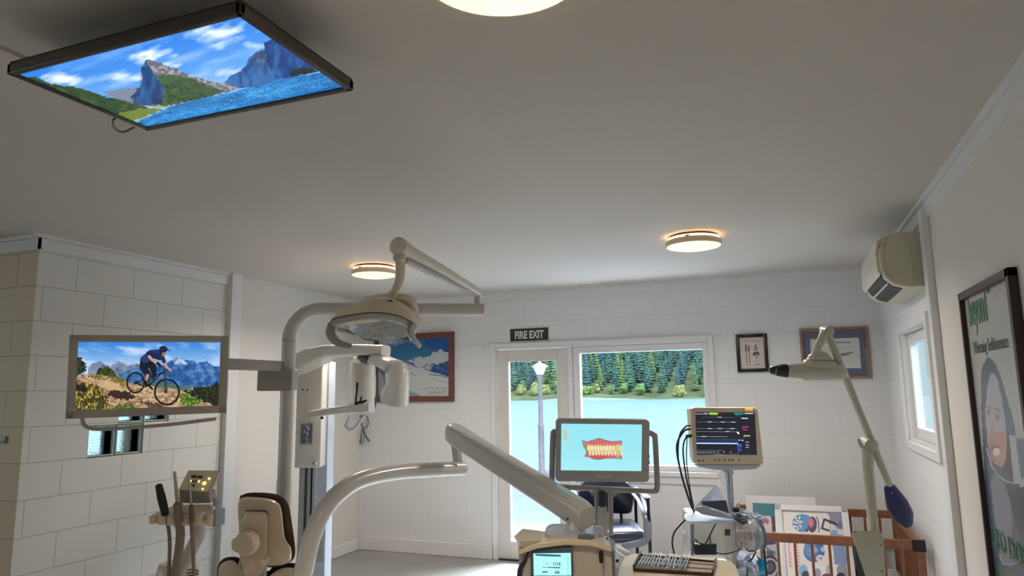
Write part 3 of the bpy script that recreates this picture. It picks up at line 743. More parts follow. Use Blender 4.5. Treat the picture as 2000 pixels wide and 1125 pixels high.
obj('handle', MB().tube([P0(.055, h-.005, -.01), P0(.07, h+.03, .01), P0(.13, h+.045, .015), P0(.35, h+.040, .012), P0(w*.93, h+.025, .0)], .0075, 12, smooth=6), M_bezel, t)
# arm back to the pole
POLE = Pd(562, 742, 3.40); px_, py_ = POLE.x, POLE.y
pa = P0(w-.005, h*.37, -.03); pb = Pd(549, 712, 3.38); pb.z = pa.z
obj('support_arm', MB().beam([pa, pb], [(.022, .050)]*2, p=8), M_grey, t, bevel=.001)

# ------------------------------------------------------------------ operating lamp on its pole
t = thing('operating_lamp', (px_, py_, 0), 'beige overhead dental operating lamp on a bent pole with a spring arm', 'dental lamp')
zb = Pd(620, 601, 3.42).z; zj = at(556, 640, x=px_).z if False else None
b1 = V((px_, py_, Pd(566, 662, 3.4).z))
ex = at(944, 605, z=zb); far = V((ex.x, ex.y, zb))
dirh = (V((far.x, far.y, 0))-V((px_, py_, 0))).normalized()
R_ = zb-b1.z
arc = [b1+dirh*(R_*(1-math.cos(a)))+V((0, 0, 1))*R_*math.sin(a) for a in [i*math.pi/2/8 for i in range(9)]]
obj('pole', MB().lathe([(.0355, .03), (.0355, 1.08), (.033, 1.10), (.033, b1.z)], (px_, py_, 0), n=24), M_unit2, t)
obj('pole_collar', MB().lathe([(.0338, b1.z-.012), (.0345, b1.z-.01), (.0345, b1.z-.004), (.0338, b1.z-.002)], (px_, py_, 0), n=24), M_dgrey, t)
obj('upper_arm', MB().tube([b1-V((0, 0, .002))]+arc+[arc[-1].lerp(far, .5), far], .033*1.0, 20, cap='round'), M_unit2, t)
obj('pole_foot', MB().lathe([(.13, 0), (.13, .02), (.06, .035), (.04, .04)], (px_, py_, 0), n=32), M_unit2, t)
obj('bracket', MB().box((-.085, -.045, -.052), (.085, .045, .052), Matrix.Translation(V((px_-.045, py_-.02, POLE.z)))@Matrix.Rotation(-YAW, 4, 'Z'), bev=.008), M_grey, t)
jt = V((far.x-dirh.x*.03, far.y-dirh.y*.03, zb)); dj = (jt-V((0, 0, EYE))).dot(fwd)
jt2 = Pd(941, 583, dj); jt2.x, jt2.y = jt.x, jt.y
obj('pivot', MB().lathe([(.018, zb+.02), (.018, zb+.10), (.014, zb+.11)], (jt.x, jt.y, 0), n=20), M_unit2, t)
s0 = V((jt.x, jt.y, Pd(938, 570, dj).z)); s1 = Pd(780, 482, 2.74)
dd = (s1-s0).normalized()
obj('spring_arm', MB().tube([s0-dd*-.0, s0.lerp(s1, .5)+V((0, 0, .004)), s1-dd*.04], [.024, .026, .030], 20), M_unit, t)
obj('spring_arm_tip', MB().tube([s1-dd*.05, s1+dd*.012], [.036, .037], 20), M_unit, t)
lowv = V((0, 0, -.034)); obj('lower_link', MB().tube([s0+lowv*.6+dd*.03, s1+lowv*1.15-dd*.06], [.011, .014], 12), mat('silver_link', (186, 184, 182), .3), t)
nk = [s1+V((0, 0, -.02)), Pd(782, 522, 2.74), Pd(780, 548, 2.73), Pd(772, 568, 2.72), Pd(764, 584, 2.72)]
obj('neck', MB().tube(nk, [.020, .026, .024, .022, .03], 16, smooth=5, flat=.018, up=cr), M_unit, t)
obj('neck_collar', MB().tube([s1+V((0, 0, -.035)), s1+V((0, 0, -.052))], .024, 20), M_unit2, t)
L0 = [(643, 634, 2.66), (652, 622, 2.60), (690, 614, 2.54), (735, 610, 2.52), (780, 617, 2.55), (812, 634, 2.62), (816, 642, 2.72), (800, 648, 2.84), (760, 652, 2.90), (715, 654, 2.90), (676, 644, 2.84), (650, 638, 2.74)]
L1 = [(645, 628, 2.67), (657, 612, 2.61), (692, 601, 2.56), (737, 597, 2.54), (782, 604, 2.57), (812, 625, 2.64), (815, 630, 2.73), (800, 628, 2.84), (760, 628, 2.90), (715, 628, 2.90), (676, 628, 2.84), (652, 628, 2.75)]
L2 = [(672, 606, 2.70), (682, 598, 2.65), (705, 588, 2.61), (740, 584, 2.59), (772, 588, 2.61), (798, 600, 2.67), (806, 606, 2.74), (790, 604, 2.82), (757, 600, 2.86), (718, 600, 2.86), (688, 603, 2.81), (676, 606, 2.75)]
L3 = [(700, 594, 2.71), (708, 588, 2.68), (722, 582, 2.65), (742, 580, 2.64), (764, 582, 2.65), (784, 590, 2.69), (786, 594, 2.75), (776, 594, 2.79), (755, 592, 2.81), (725, 592, 2.81), (708, 593, 2.78), (702, 594, 2.75)]
cv = lambda L: [Pd(*p) for p in L]
obj('lamp_housing', MB().loft([cv(L0), cv(L1), cv(L2), cv(L3)], 48), M_tan, t, smooth=60)
Bk0 = [(690, 612, 2.80), (712, 590, 2.72), (760, 582, 2.70), (800, 590, 2.72), (817, 612, 2.78), (819, 636, 2.84), (800, 640, 2.92), (740, 640, 2.95), (700, 630, 2.92)]
Bk1 = [(698, 598, 2.80), (716, 580, 2.74), (762, 573, 2.72), (798, 576, 2.74), (814, 590, 2.79), (815, 606, 2.84), (800, 610, 2.90), (740, 610, 2.93), (704, 606, 2.90)]
Bk2 = [(715, 588, 2.81), (727, 577, 2.77), (762, 573, 2.75), (790, 574, 2.77), (805, 581, 2.80), (806, 590, 2.84), (795, 594, 2.88), (745, 594, 2.90), (718, 594, 2.88)]
obj('rear_housing', MB().loft([cv(Bk0), cv(Bk1), cv(Bk2)], 40), M_tan, t, smooth=60)
obj('vent_slot', MB().tube([Pd(755, 587.5, 2.588), Pd(766, 587.5, 2.588)], .0022, 8), M_black, t)
R0 = [(l[0], l[1]+1.5, l[2]-.004) for l in L0]
R1 = [(645, 645, 2.66), (655, 634, 2.605), (690, 626, 2.55), (735, 622, 2.53), (780, 628, 2.56), (808, 645, 2.63), (812, 652, 2.72), (797, 656, 2.83), (760, 660, 2.88), (715, 661, 2.88), (678, 652, 2.83), (652, 647, 2.74)]
R2 = [(658, 643, 2.68), (664, 635, 2.63), (692, 627.5, 2.58), (735, 624, 2.56), (776, 629, 2.585), (797, 641, 2.65), (799, 650, 2.72), (790, 655, 2.81), (758, 658, 2.85), (716, 659, 2.85), (684, 651, 2.81), (664, 646, 2.74)]
obj('rim', MB().loft([cv(R0), cv(R1), cv(R2), [p+V((0, 0, .02)) for p in cv(R2)]], 48, caps=False), M_grey, t, smooth=50)
obj('seam', MB().tube([Pd(l[0], l[1]+.5, l[2]-.008) for l in L0[:7]], .0016, 6, smooth=6), M_black, t)
obj('front_glass', MB().loft([cv([(a_, b_+1, c-.003) for a_, b_, c in [(662, 630, 2.66), (668, 624, 2.61), (694, 619, 2.57), (735, 616.5, 2.55), (774, 621, 2.57), (794, 632, 2.62), (797, 655, 2.80), (760, 663, 2.86), (716, 664, 2.86), (690, 648, 2.80)]]),
                              cv([(a_, b_-2, c+.02) for a_, b_, c in [(662, 630, 2.66), (668, 624, 2.61), (694, 619, 2.57), (735, 616.5, 2.55), (774, 621, 2.57), (794, 632, 2.62), (797, 655, 2.80), (760, 663, 2.86), (716, 664, 2.86), (690, 648, 2.80)]])], 40),
    mat('lamp_reflector_glass', (118, 118, 120), .18, var=.35, scale=26, coat=.6), t, smooth=0)
obj('handle', MB().tube([Pd(649, 632, 2.64), Pd(645, 648, 2.62), Pd(651, 662, 2.60), Pd(664, 671, 2.59), Pd(684, 676, 2.59)], [.016, .018, .017, .014, .011], 14, smooth=6, flat=.010, up=fwd), M_grey, t)
hh = obj('handle', MB().tube([Pd(806, 634, 2.60), Pd(803, 648, 2.58), Pd(806, 661, 2.56), Pd(813, 668, 2.55), Pd(820, 676, 2.545)], [.017, .015, .012, .010, .009], 14, smooth=6, flat=.009, up=fwd), M_chrome, t); sublabel(hh, 'shiny chrome handle')

# ------------------------------------------------------------------ panoramic x-ray machine
t = thing('xray_machine', (-3.35, 4.25, 0), 'white panoramic dental x-ray machine with an overhead arm by the smooth wall', 'x-ray machine')
Mx_ = mat('xray_white', (238, 232, 224), .25, var=.01, coat=.4)
Mx2 = mat('xray_grey', (176, 182, 188), .35)
def col(px0, px1, d, depth, ztop, zbot):
    """upright box facing the room, front face between two picture columns at eye height"""
    a, b_ = Pd(px0, 768, d), Pd(px1, 768, d); u = (b_-a); u.z = 0; w_ = u.length; u.normalize(); v = V((-u.y, u.x, 0))
    Mx3 = Matrix((u, v, V((0, 0, 1)))).transposed().to_4x4(); Mx3.translation = V((a.x, a.y, 0))
    return Mx3, w_
zc1 = Pd(610, 705, 5.0).z; zc2 = Pd(600, 908, 5.0).z
Ma, wa = col(589, 641, 5.0, .2, 0, 0)
obj('column', MB().box((0, .02, 0), (wa, .20, zc1+.0), Ma, bev=.004), mat('xray_pale', (188, 196, 212), .45), t)
obj('rail', MB().box((.0, .002, .02), (wa*.62, .022, zc1-.1), Ma, bev=.002), Mx2, t)
sl_ = MB()
for i in range(70):
    sl_.box((wa*.22, -.002, .45+i*.0105), (wa*.31, .004, .4565+i*.0105), Ma)
o = obj('cable_chain', sl_, M_black, t, smooth=0); o['kind'] = 'stuff'
obj('slot', MB().box((wa*.44, -.002, .02), (wa*.50, .004, zc2+.02), Ma), M_black, t)
gr = MB()
for i in range(9): gr.box((wa*.70, .016, .34+i*.019), (wa*.93, .0225, .349+i*.019), Ma)
obj('vent_grille', gr, M_dgrey, t, smooth=0)
Mc, wc = col(579, 629, 4.86, .2, 0, 0)
obj('carriage', MB().box((0, 0, zc2), (wc, .14, Pd(610, 700, 4.86).z), Mc, bev=.012), Mx_, t)
for q_ in (.24, .42): obj('button', MB().tube([Mc@V((wc*q_, .0, Pd(600, 761, 4.86).z)), Mc@V((wc*q_, -.004, Pd(600, 761, 4.86).z))], .006, 10), M_black, t)
sz = Pd(600, 847, 4.86).z; sh = .075
o = obj('display', MB().box((wc*.20, -.006, sz-sh), (wc*.70, .004, sz+sh), Mc, bev=.002), M_dgrey, t)
Cc = Can(Mc@V((wc*.25, -.0065, sz+sh*.85)), Mc@V((wc*.65, -.0065, sz+sh*.85)), Mc@V((wc*.25, -.0065, sz-sh*.85)), 30, 40, (70, 72, 78))
g = fbm(Cc.U*6, Cc.V*8, 3); Cc.put(np.clip((g-.4)*3, 0, 1)*(np.abs(Cc.U-.5) < .36), (176, 180, 184), .8); Cc.build('screen', picmat('xray_display', .35), o)
obj('badge', MB().tube([Mc@V((wc*.72, -.004, zc2+.03)), Mc@V((wc*.86, -.004, zc2+.03))], .012, 12), M_chrome, t)
# overhead arm: broad wing sweeping out from the column
A0 = [Pd(586, 716, 4.95), Pd(612, 698, 4.85), Pd(650, 686, 4.75), Pd(700, 684, 4.70), Pd(754, 685, 4.66)]
obj('overhead_arm', MB().beam(A0, [(.16, .17), (.19, .13), (.20, .085), (.20, .078), (.17, .075)], p=4), Mx_, t, smooth=50)
obj('overhead_joint', MB().tube([Pd(724, 693, 4.70), Pd(724, 699, 4.70)], .09, 28), mat('joint_brown', (88, 70, 58), .5), t)
# rotating C arm
obj('rotating_arm', MB().beam([Pd(702, 704, 4.86), Pd(722, 701, 4.74), Pd(745, 704, 4.60), Pd(768, 716, 4.50)], [(.10, .05), (.13, .06), (.13, .075), (.13, .09)], p=3.4), Mx_, t, smooth=50)
H0 = [(757, 712, 4.5), (775, 706, 4.42), (792, 712, 4.42), (798, 722, 4.5), (794, 722, 4.62), (762, 718, 4.62)]
H1 = [(756, 728, 4.5), (770, 722, 4.38), (792, 722, 4.38), (799, 730, 4.5), (796, 734, 4.64), (760, 734, 4.64)]
H2 = [(753, 752, 4.5), (766, 752, 4.38), (792, 752, 4.38), (799, 756, 4.5), (796, 760, 4.64), (758, 758, 4.64)]
H3 = [(745, 764, 4.5), (764, 766, 4.38), (792, 768, 4.38), (798, 772, 4.5), (795, 774, 4.64), (750, 772, 4.64)]
H4 = [(744, 784, 4.5), (764, 794, 4.38), (790, 794, 4.38), (797, 790, 4.5), (794, 788, 4.64), (750, 784, 4.64)]
obj('sensor_head', MB().loft([cv(H0), cv(H1), cv(H2), cv(H3), cv(H4)], 36), Mx_, t, smooth=55)
G0 = [(684, 706, 4.9), (700, 700, 4.82), (722, 704, 4.82), (732, 712, 4.9), (728, 714, 5.02), (690, 710, 5.02)]
G1 = [(683, 740, 4.9), (698, 742, 4.80), (722, 742, 4.80), (733, 742, 4.9), (730, 742, 5.02), (688, 742, 5.02)]
G2 = [(683, 784, 4.9), (698, 788, 4.82), (722, 792, 4.82), (732, 796, 4.9), (729, 790, 5.02), (688, 786, 5.02)]
obj('tube_head', MB().loft([cv(G0), cv(G1), cv(G2)], 36), mat('xray_shade_white', (210, 206, 200), .25, coat=.3), t, smooth=55)
# chin rest arm
obj('chin_rest_arm', MB().beam([Pd(606, 810, 4.82), Pd(640, 804, 4.72), Pd(680, 799, 4.66), Pd(726, 796, 4.6)], [(.05, .05), (.05, .05), (.07, .055), (.08, .065)], p=4), Mx_, t, smooth=50)
obj('bite_stand', MB().box((-.05, -.04, 0), (.09, .04, .012), Matrix.Translation(Pd(698, 792, 4.64)), bev=.003), Mx_, t)
obj('head_clamp', MB().tube([Pd(694, 790, 4.62), Pd(697, 765, 4.62), Pd(698, 748, 4.62)], [.006, .006, .009], 8).tube([Pd(702, 790, 4.62), Pd(706, 775, 4.60)], .006, 8).tube([Pd(694, 788, 4.6), Pd(706, 786, 4.6), Pd(716, 782, 4.6)], [.012, .01, .006], 8), M_black, t)
obj('temple_rest', MB().tube([Pd(733, 775, 4.66), Pd(733, 790, 4.66), Pd(731, 799, 4.66)], [.003, .006, .006], 8), mat('olive_rod', (92, 84, 72), .5), t)
obj('grip', MB().beam([Pd(684, 812, 4.66), Pd(675, 832, 4.64), Pd(684, 840, 4.6), Pd(694, 836, 4.58), Pd(712, 810, 4.58)], [(.018, .02)]*5, p=4), mat('xray_white_b', (236, 236, 238), .3), t, smooth=50)
obj('knob', MB().tube([Pd(629, 816, 4.8), Pd(629, 816, 4.78)], .011, 12), M_black, t)
# ------------------------------------------------------------------ dental chair
t = thing('dental_chair', tuple(Pd(520, 1100, 3.3).xy)+(0,), 'beige and brown dental patient chair seen from behind its headrest', 'dental chair')
D0 = 2.95
z5 = lambda a, b_: (220+a/4.593, 880+b_/4.593)
def shp(L, d, s=1.0, dx=0, dy=0):
    P_ = [z5(*p) for p in L]; cx = sum(p[0] for p in P_)/len(P_); cy = sum(p[1] for p in P_)/len(P_)
    return [Pd(cx+(p[0]-cx)*s+dx, cy+(p[1]-cy)*s+dy, d) for p in P_]
HB = [(1122, 500), (1150, 430), (1230, 415), (1400, 432), (1490, 470), (1520, 560), (1545, 780), (1600, 870), (1600, 980), (1540, 1022), (1420, 1035), (1300, 1030), (1180, 1020), (1140, 960), (1132, 700)]
obj('headrest_shell', MB().loft([shp(HB, D0+.065), shp(HB, D0+.045), shp(HB, D0+.015, .985), shp(HB, D0, .93)], 60), M_tan, t, smooth=60)
HC = [(1138, 440), (1175, 395), (1250, 378), (1400, 382), (1500, 405), (1570, 470), (1600, 600), (1635, 860), (1630, 950), (1590, 1000), (1450, 1045), (1300, 1030), (1160, 1000), (1150, 700)]
obj('headrest_cushion', MB().loft([shp(HC, D0+.066), shp(HC, D0+.085, 1.01), shp(HC, D0+.12, 1.0), shp(HC, D0+.145, .94)], 60), M_brown, t, smooth=60)
MP = [(1200, 545), (1380, 550), (1390, 660), (1385, 760), (1380, 1000), (1330, 1125), (1180, 1125), (1150, 1010), (1135, 900), (1150, 640)]
obj('headrest_bracket', MB().loft([shp(MP, D0+.01), shp(MP, D0-.02), shp(MP, D0-.035, .94)], 40, spline=False), M_tan, t, smooth=40, bevel=.004)
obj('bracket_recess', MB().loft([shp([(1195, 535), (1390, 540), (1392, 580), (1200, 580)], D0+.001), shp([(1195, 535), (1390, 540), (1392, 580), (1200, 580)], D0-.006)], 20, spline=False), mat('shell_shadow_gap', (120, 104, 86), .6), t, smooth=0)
kc = Pd(*z5(1190, 838), D0-.075)
kn = MB(); pf = []
for i in range(72):
    a = 2*math.pi*i/72; rr_ = .049*(1+.035*math.cos(a*24)); pf.append((a, rr_))
axk = (-fwd*.94 + cr*-.30).normalized()
uk = axk.cross(V((0, 0, 1))).normalized(); vk = axk.cross(uk)
rings = []
for rs_, hz in ((1.0, -.03), (1.0, 0), (.985, .006), (.93, .012), (.5, .013)):
    rings.append([kn.bm.verts.new(kc+axk*hz+(uk*math.cos(a)+vk*math.sin(a))*(r_*rs_ if rs_ > .97 else .049*rs_)) for a, r_ in pf])
kn._skin(rings); obj('adjusting_knob', kn, M_tan, t, smooth=30)
obj('knob_lever', MB().tube([kc, Pd(*z5(1095, 850), D0-.062)], [.036, .029], 20, flat=.010, up=axk), M_tan, t)
kc2 = Pd(*z5(1360, 992), D0-.04); obj('side_knob', MB().tube([kc2+fwd*.03, kc2-fwd*.02], .0165, 20), M_tan, t)
obj('bracket_base', MB().tube([Pd(*z5(1160, 1010), D0-.01), Pd(*z5(1330, 1020), D0-.01)], .024, 16), mat('shell_dim', (176, 160, 136), .4), t)
# backrest: brown pad with beige shell, running down out of the picture
SB = [(935, 1150), (945, 1030), (1000, 965), (1080, 952), (1140, 965), (1180, 1040), (1240, 1085), (1400, 1080), (1440, 1040), (1560, 1010), (1680, 1018), (1760, 1070), (1800, 1140), (1830, 1400), (1800, 1700), (1740, 1850), (1000, 1850), (940, 1700), (915, 1400)]
obj('backrest_cushion', MB().loft([shp(SB, D0+.10), shp(SB, D0+.12, 1.0), shp(SB, D0+.17, .99), shp(SB, D0+.20, .95)], 90), M_brown, t, smooth=60)
SBl = [(945, 1130), (962, 1035), (1020, 992), (1090, 990), (1150, 1060), (1230, 1140), (1400, 1140), (1420, 1110), (1530, 1050), (1640, 1060), (1720, 1125), (1750, 1300), (1750, 1650), (1700, 1800), (1050, 1800), (985, 1650), (940, 1400)]
obj('backrest_shell', MB().loft([shp(SBl, D0+.101), shp(SBl, D0+.075), shp(SBl, D0+.055, .97)], 90), M_tan, t, smooth=60)
obj('neck_stem', MB().box((-.05, -.012, -.25), (.05, .012, .06), Matrix.Translation(Pd(*z5(1280, 1125), D0+.02))), M_dgrey, t)
cb_ = Pd(520, 1125, D0+.2); fx = V((fwd.x, fwd.y, 0)).normalized(); fx.rotate(Matrix.Rotation(math.radians(30), 3, 'Z')); rx = V((fx.y, -fx.x, 0))
def loc(a, b_, c): return V((cb_.x, cb_.y, 0))+rx*a+fx*b_+V((0, 0, c))
Mq = Matrix((rx, fx, V((0, 0, 1)))).transposed().to_4x4(); Mq.translation = V((cb_.x, cb_.y, 0))
obj('seat', MB().box((-.27, -.02, .40), (.14, .62, .50), Mq, bev=.04), M_brown, t, smooth=60)
obj('legrest', MB().box((-.25, .60, .28), (.12, 1.15, .36), Mq, bev=.035), M_brown, t, smooth=60)
obj('chair_lift', MB().box((-.20, .1, .06), (.06, .5, .41), Mq, bev=.03), M_tan, t, smooth=60)
obj('chair_base', MB().box((-.27, -.05, 0), (.12, .75, .07), Mq, bev=.02), M_tan, t, smooth=60)

# ------------------------------------------------------------------ assistant holder with control panel
DA = 2.62
t = thing('assistant_unit', tuple(Pd(370, 1050, DA+.1).xy)+(0,), 'beige instrument holder with a slanted control panel beside the dental chair', 'dental unit')
TB = [z5(*p) for p in [(318, 588), (330, 572), (560, 478), (700, 470), (878, 470), (912, 500), (912, 620), (880, 678), (830, 680), (820, 640)]]
zt_ = Pd(365, 1000, DA).z
def atz(p, dz=0): return at(p[0], p[1], z=zt_+dz)
# holder plate: near edge low in the picture, five rounded fingers between the notches
plate = [z5(*p) for p in [(322, 590), (420, 540), (560, 485), (880, 478), (905, 500), (902, 560), (860, 575), (800, 560), (620, 560), (480, 572)]]
pts = [Pd(x_, y_, DA+.10*max(0, (1010-y_)/24)) for x_, y_ in plate]
obj('holder_plate', MB().prism([p for p in pts], (0, 0, -.022)), M_tan, t, smooth=0, bevel=.004)
fing = [(320, 385, 600, 662), (395, 472, 590, 672), (482, 560, 592, 680), (612, 690, 600, 680), (725, 800, 580, 680), (832, 890, 585, 680)]
for i, (a, b_, c, d) in enumerate(fing):
    p0, p1 = z5(a, c), z5(b_, d)
    f0 = Pd(p0[0], p0[1]-1, DA+.0); wv = (p1[0]-p0[0])*DA/F_PX; hv = (p1[1]-p0[1])*DA/F_PX
    Mz = Matrix((cr, V((fwd.x, fwd.y, 0)).normalized(), V((0, 0, 1)))).transposed().to_4x4(); Mz.translation = f0
    obj('holder_finger', MB().box((0, 0, -hv), (wv, .075, .004), Mz, bev=.008), M_tan, t, smooth=50)
M_pan = mat('panel_cream', (240, 224, 186), .25, coat=.5)
c4 = [Pd(*z5(590, 352), DA+.05), Pd(*z5(862, 378), DA+.05), Pd(*z5(962, 178), DA+.12), Pd(*z5(680, 176), DA+.12)]
nrm = (c4[1]-c4[0]).cross(c4[3]-c4[0]).normalized()
if nrm.dot(fwd) > 0: nrm = -nrm
pn = obj('control_panel', MB().prism(c4, -nrm*.018), mat('panel_side', (172, 160, 142), .4), t, smooth=0, bevel=.002)
ins = [c4[0].lerp(c4[2], .03), c4[1].lerp(c4[3], .03), c4[2].lerp(c4[0], .03), c4[3].lerp(c4[1], .03)]
obj('panel_face', MB().prism([p+nrm*.0015 for p in ins], -nrm*.002), M_pan, pn, smooth=0)
def onp(u, v, h=.003): return c4[3].lerp(c4[2], u).lerp(c4[0].lerp(c4[1], u), v)+nrm*h
ux = (c4[1]-c4[0]).normalized(); vy = nrm.cross(ux)
mdark = mat('panel_print', (70, 52, 36), .5); mgl = emat('panel_glints', (255, 226, 140), 1.1)  # glowing dots stand in for reflection glints on the panel
for (u, v, r_, mm) in [(.25, .33, .006, mdark), (.33, .33, .006, mdark), (.45, .34, .006, mdark), (.52, .34, .006, mdark), (.24, .55, .0045, mgl), (.34, .56, .004, mdark), (.44, .56, .004, mdark), (.52, .55, .0045, mgl), (.30, .76, .005, mdark), (.42, .76, .005, mdark), (.72, .62, .0075, mgl), (.80, .40, .005, mgl), (.76, .88, .004, mgl)]:
    obj('panel_light' if mm is mgl else 'panel_button', MB().tube([onp(u, v, .001), onp(u, v, .004)], r_, 12, up=ux), mm, pn)
c5 = [Pd(*z5(598, 372), DA+.055), Pd(*z5(862, 388), DA+.055), Pd(*z5(878, 474), DA+.05), Pd(*z5(600, 474), DA+.05)]
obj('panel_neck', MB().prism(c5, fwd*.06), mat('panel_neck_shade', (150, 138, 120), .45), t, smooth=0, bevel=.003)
obj('side_bracket', MB().box((0, 0, -.05), (.016, .05, .012), Matrix.Translation(Pd(*z5(895, 560), DA+.02)), bev=.003).box((0, 0, -.0), (.012, .03, .03), Matrix.Translation(Pd(*z5(893, 500), DA+.04)), bev=.003), mat('bluish_grey_plastic', (150, 158, 168), .35), t)
obj('support_arm', MB().tube([Pd(*z5(770, 640), DA+.08), Pd(*z5(775, 745), DA+.09), Pd(*z5(700, 900), DA+.10), Pd(*z5(600, 1125), DA+.12), Pd(*z5(560, 1400), DA+.14)], [.020, .025, .024, .022, .022], 20, smooth=5), M_unit2, t)
bs = Pd(*z5(560, 1400), DA+.14)
obj('post', MB().lathe([(.12, 0), (.12, .03), (.03, .05), (.025, bs.z)], (bs.x, bs.y, 0)), M_unit2, t)
# things held in it
def hose(pts, r):
    return MB().tube(pts, r, 12, smooth=6)
hd = DA-.012
q_ = thing('curing_light', Pd(*z5(460, 560), hd), 'black round-ended curing light handle, leftmost in the instrument holder', 'dental tool', 'instruments in the beige holder')
obj('handle', MB().tube([Pd(*z5(474, 572), hd), Pd(*z5(440, 430), hd), Pd(*z5(414, 312), hd)], [.014, .0155, .0125], 16), M_black, q_)
obj('hose', hose([Pd(*z5(474, 600), hd+.03), Pd(*z5(500, 690), hd+.03), Pd(*z5(512, 850), hd+.03), Pd(*z5(500, 1125), hd+.03), Pd(*z5(480, 1300), hd+.06)], .0068), M_hose, q_)
q_ = thing('air_syringe', Pd(*z5(590, 560), hd), 'pale suction tip standing in a thick brown hose, beside the black handle', 'dental tool', 'instruments in the beige holder')
obj('tip', MB().tube([Pd(*z5(555, 192), hd+.02), Pd(*z5(566, 300), hd+.02), Pd(*z5(586, 480), hd+.01)], [.0052, .0065, .0085], 12), mat('suction_tip', (196, 186, 170), .4), q_)
obj('holder', MB().tube([Pd(*z5(586, 480), hd), Pd(*z5(592, 640), hd)], [.0165, .0155], 16), M_hose, q_)
obj('hose', hose([Pd(*z5(596, 640), hd+.02), Pd(*z5(608, 740), hd+.03), Pd(*z5(594, 900), hd+.03), Pd(*z5(560, 1125), hd+.03), Pd(*z5(540, 1300), hd+.06)], .0165), M_hose, q_)
q_ = thing('saliva_ejector', Pd(*z5(708, 560), hd), 'thin metal rod with a slim brown hose, nearest the control panel', 'dental tool', 'instruments in the beige holder')
obj('tip', MB().tube([Pd(*z5(681, 205), hd+.01), Pd(*z5(706, 485), hd+.005)], [.0032, .0046], 10), M_steel, q_)
obj('holder', MB().tube([Pd(*z5(706, 490), hd), Pd(*z5(708, 640), hd)], [.0080, .0095], 12), mat('brown_sleeve', (124, 92, 76), .5), q_)
obj('hose', hose([Pd(*z5(706, 640), hd+.02), Pd(*z5(714, 760), hd+.03), Pd(*z5(722, 900), hd+.03), Pd(*z5(728, 1125), hd+.03), Pd(*z5(730, 1300), hd+.06)], .0072), M_hose, q_)
# cuspidor bowl peeping in at the bottom
cbp = Pd(346, 1140, 3.05); zb_ = Pd(346, 1098, 3.05).z
t = thing('spittoon_bowl', (cbp.x, cbp.y, 0), 'beige rounded spittoon bowl at the bottom edge behind the instrument hoses', 'spittoon')
obj('bowl', MB().lathe([(.04, zb_-.22), (.075, zb_-.12), (.088, zb_-.05), (.078, zb_-.008), (.055, zb_), (.01, zb_+.001)], (cbp.x, cbp.y, 0)), M_tan, t, smooth=60)
obj('stand', MB().lathe([(.1, 0), (.1, .03), (.04, .06), (.04, zb_-.2)], (cbp.x, cbp.y, 0)), M_tan, t)
gq = MB(); gp = Pd(374, 1115, 2.94)
for i in range(5):
    gq.tube([gp+cr*(-.022+.0)+V((0, 0, -.012*i)), gp+cr*.008+V((0, 0, .008-.012*i)), gp+cr*.03+V((0, 0, -.002-.012*i))], .0028, 8, smooth=4)
obj('strainer', gq, mat('strainer_dark', (46, 32, 34), .4), t)

# ------------------------------------------------------------------ delivery system: arms, head, monitor
ZD = Pd(1105, 1066, 2.62).z
t = thing('delivery_unit', tuple(Pd(590, 1125, 2.78).xy)+(0,), 'beige dental delivery unit carried on a long jointed arm with touch display', 'dental unit')
aa = [Pd(588, 1135, 2.72), Pd(596, 1100, 2.74), Pd(608, 1052, 2.78), Pd(630, 1000, 2.84), Pd(662, 963, 2.92), Pd(705, 937, 3.05), Pd(771, 923, 3.25), Pd(840, 918, 3.45), Pd(904, 914.5, 3.62)]
obj('lower_arm', MB().tube(aa, [.037]*5+[.037, .0365, .036, .036], 24, smooth=6), M_unit2, t)
bs = aa[0]; obj('arm_post', MB().lathe([(.14, 0), (.14, .03), (.05, .05), (.04, bs.z)], (bs.x, bs.y, 0)), M_unit2, t)
e0 = Pd(893, 908, 3.60); obj('elbow_pin', MB().tube([e0, Pd(890, 868, 3.60)], [.020, .024], 16), M_unit2, t)
cap_ = obj('pin_cover', MB().tube([Pd(901, 902, 3.56), Pd(899, 880, 3.56)], .007, 10), M_trim, t)
u0, u1 = Pd(888, 848, 3.58), Pd(1134, 1004, 2.80)
upv = cu
obj('upper_arm', MB().beam([u0+(u0-u1).normalized()*.05, u0+(u0-u1).normalized()*.035, u0, u0.lerp(u1, .5), u1, u1+(u1-u0).normalized()*.04], [(.05, .06), (.075, .095), (.085, .108), (.09, .106), (.09, .112), (.085, .09)], up=upv, p=3.2), M_unit2, t, smooth=50)
for p_ in ((894, 866, 3.52), (1109, 1013, 2.76)): obj('screw', MB().tube([Pd(*p_), Pd(p_[0], p_[1], p_[2]-.015)], .0045, 10), M_black, t)
obj('arm_mount', MB().loft([[Pd(*p) for p in ((1098, 1044, 2.76), (1140, 1044, 2.76), (1142, 1042, 2.86), (1100, 1042, 2.86))], [Pd(*p) for p in ((1104, 1034, 2.77), (1138, 1034, 2.77), (1138, 1033, 2.85), (1106, 1033, 2.85))], [Pd(*p) for p in ((1110, 1020, 2.78), (1142, 1022, 2.78), (1142, 1020, 2.86), (1112, 1020, 2.86))]], 28), M_unit2, t, smooth=60)
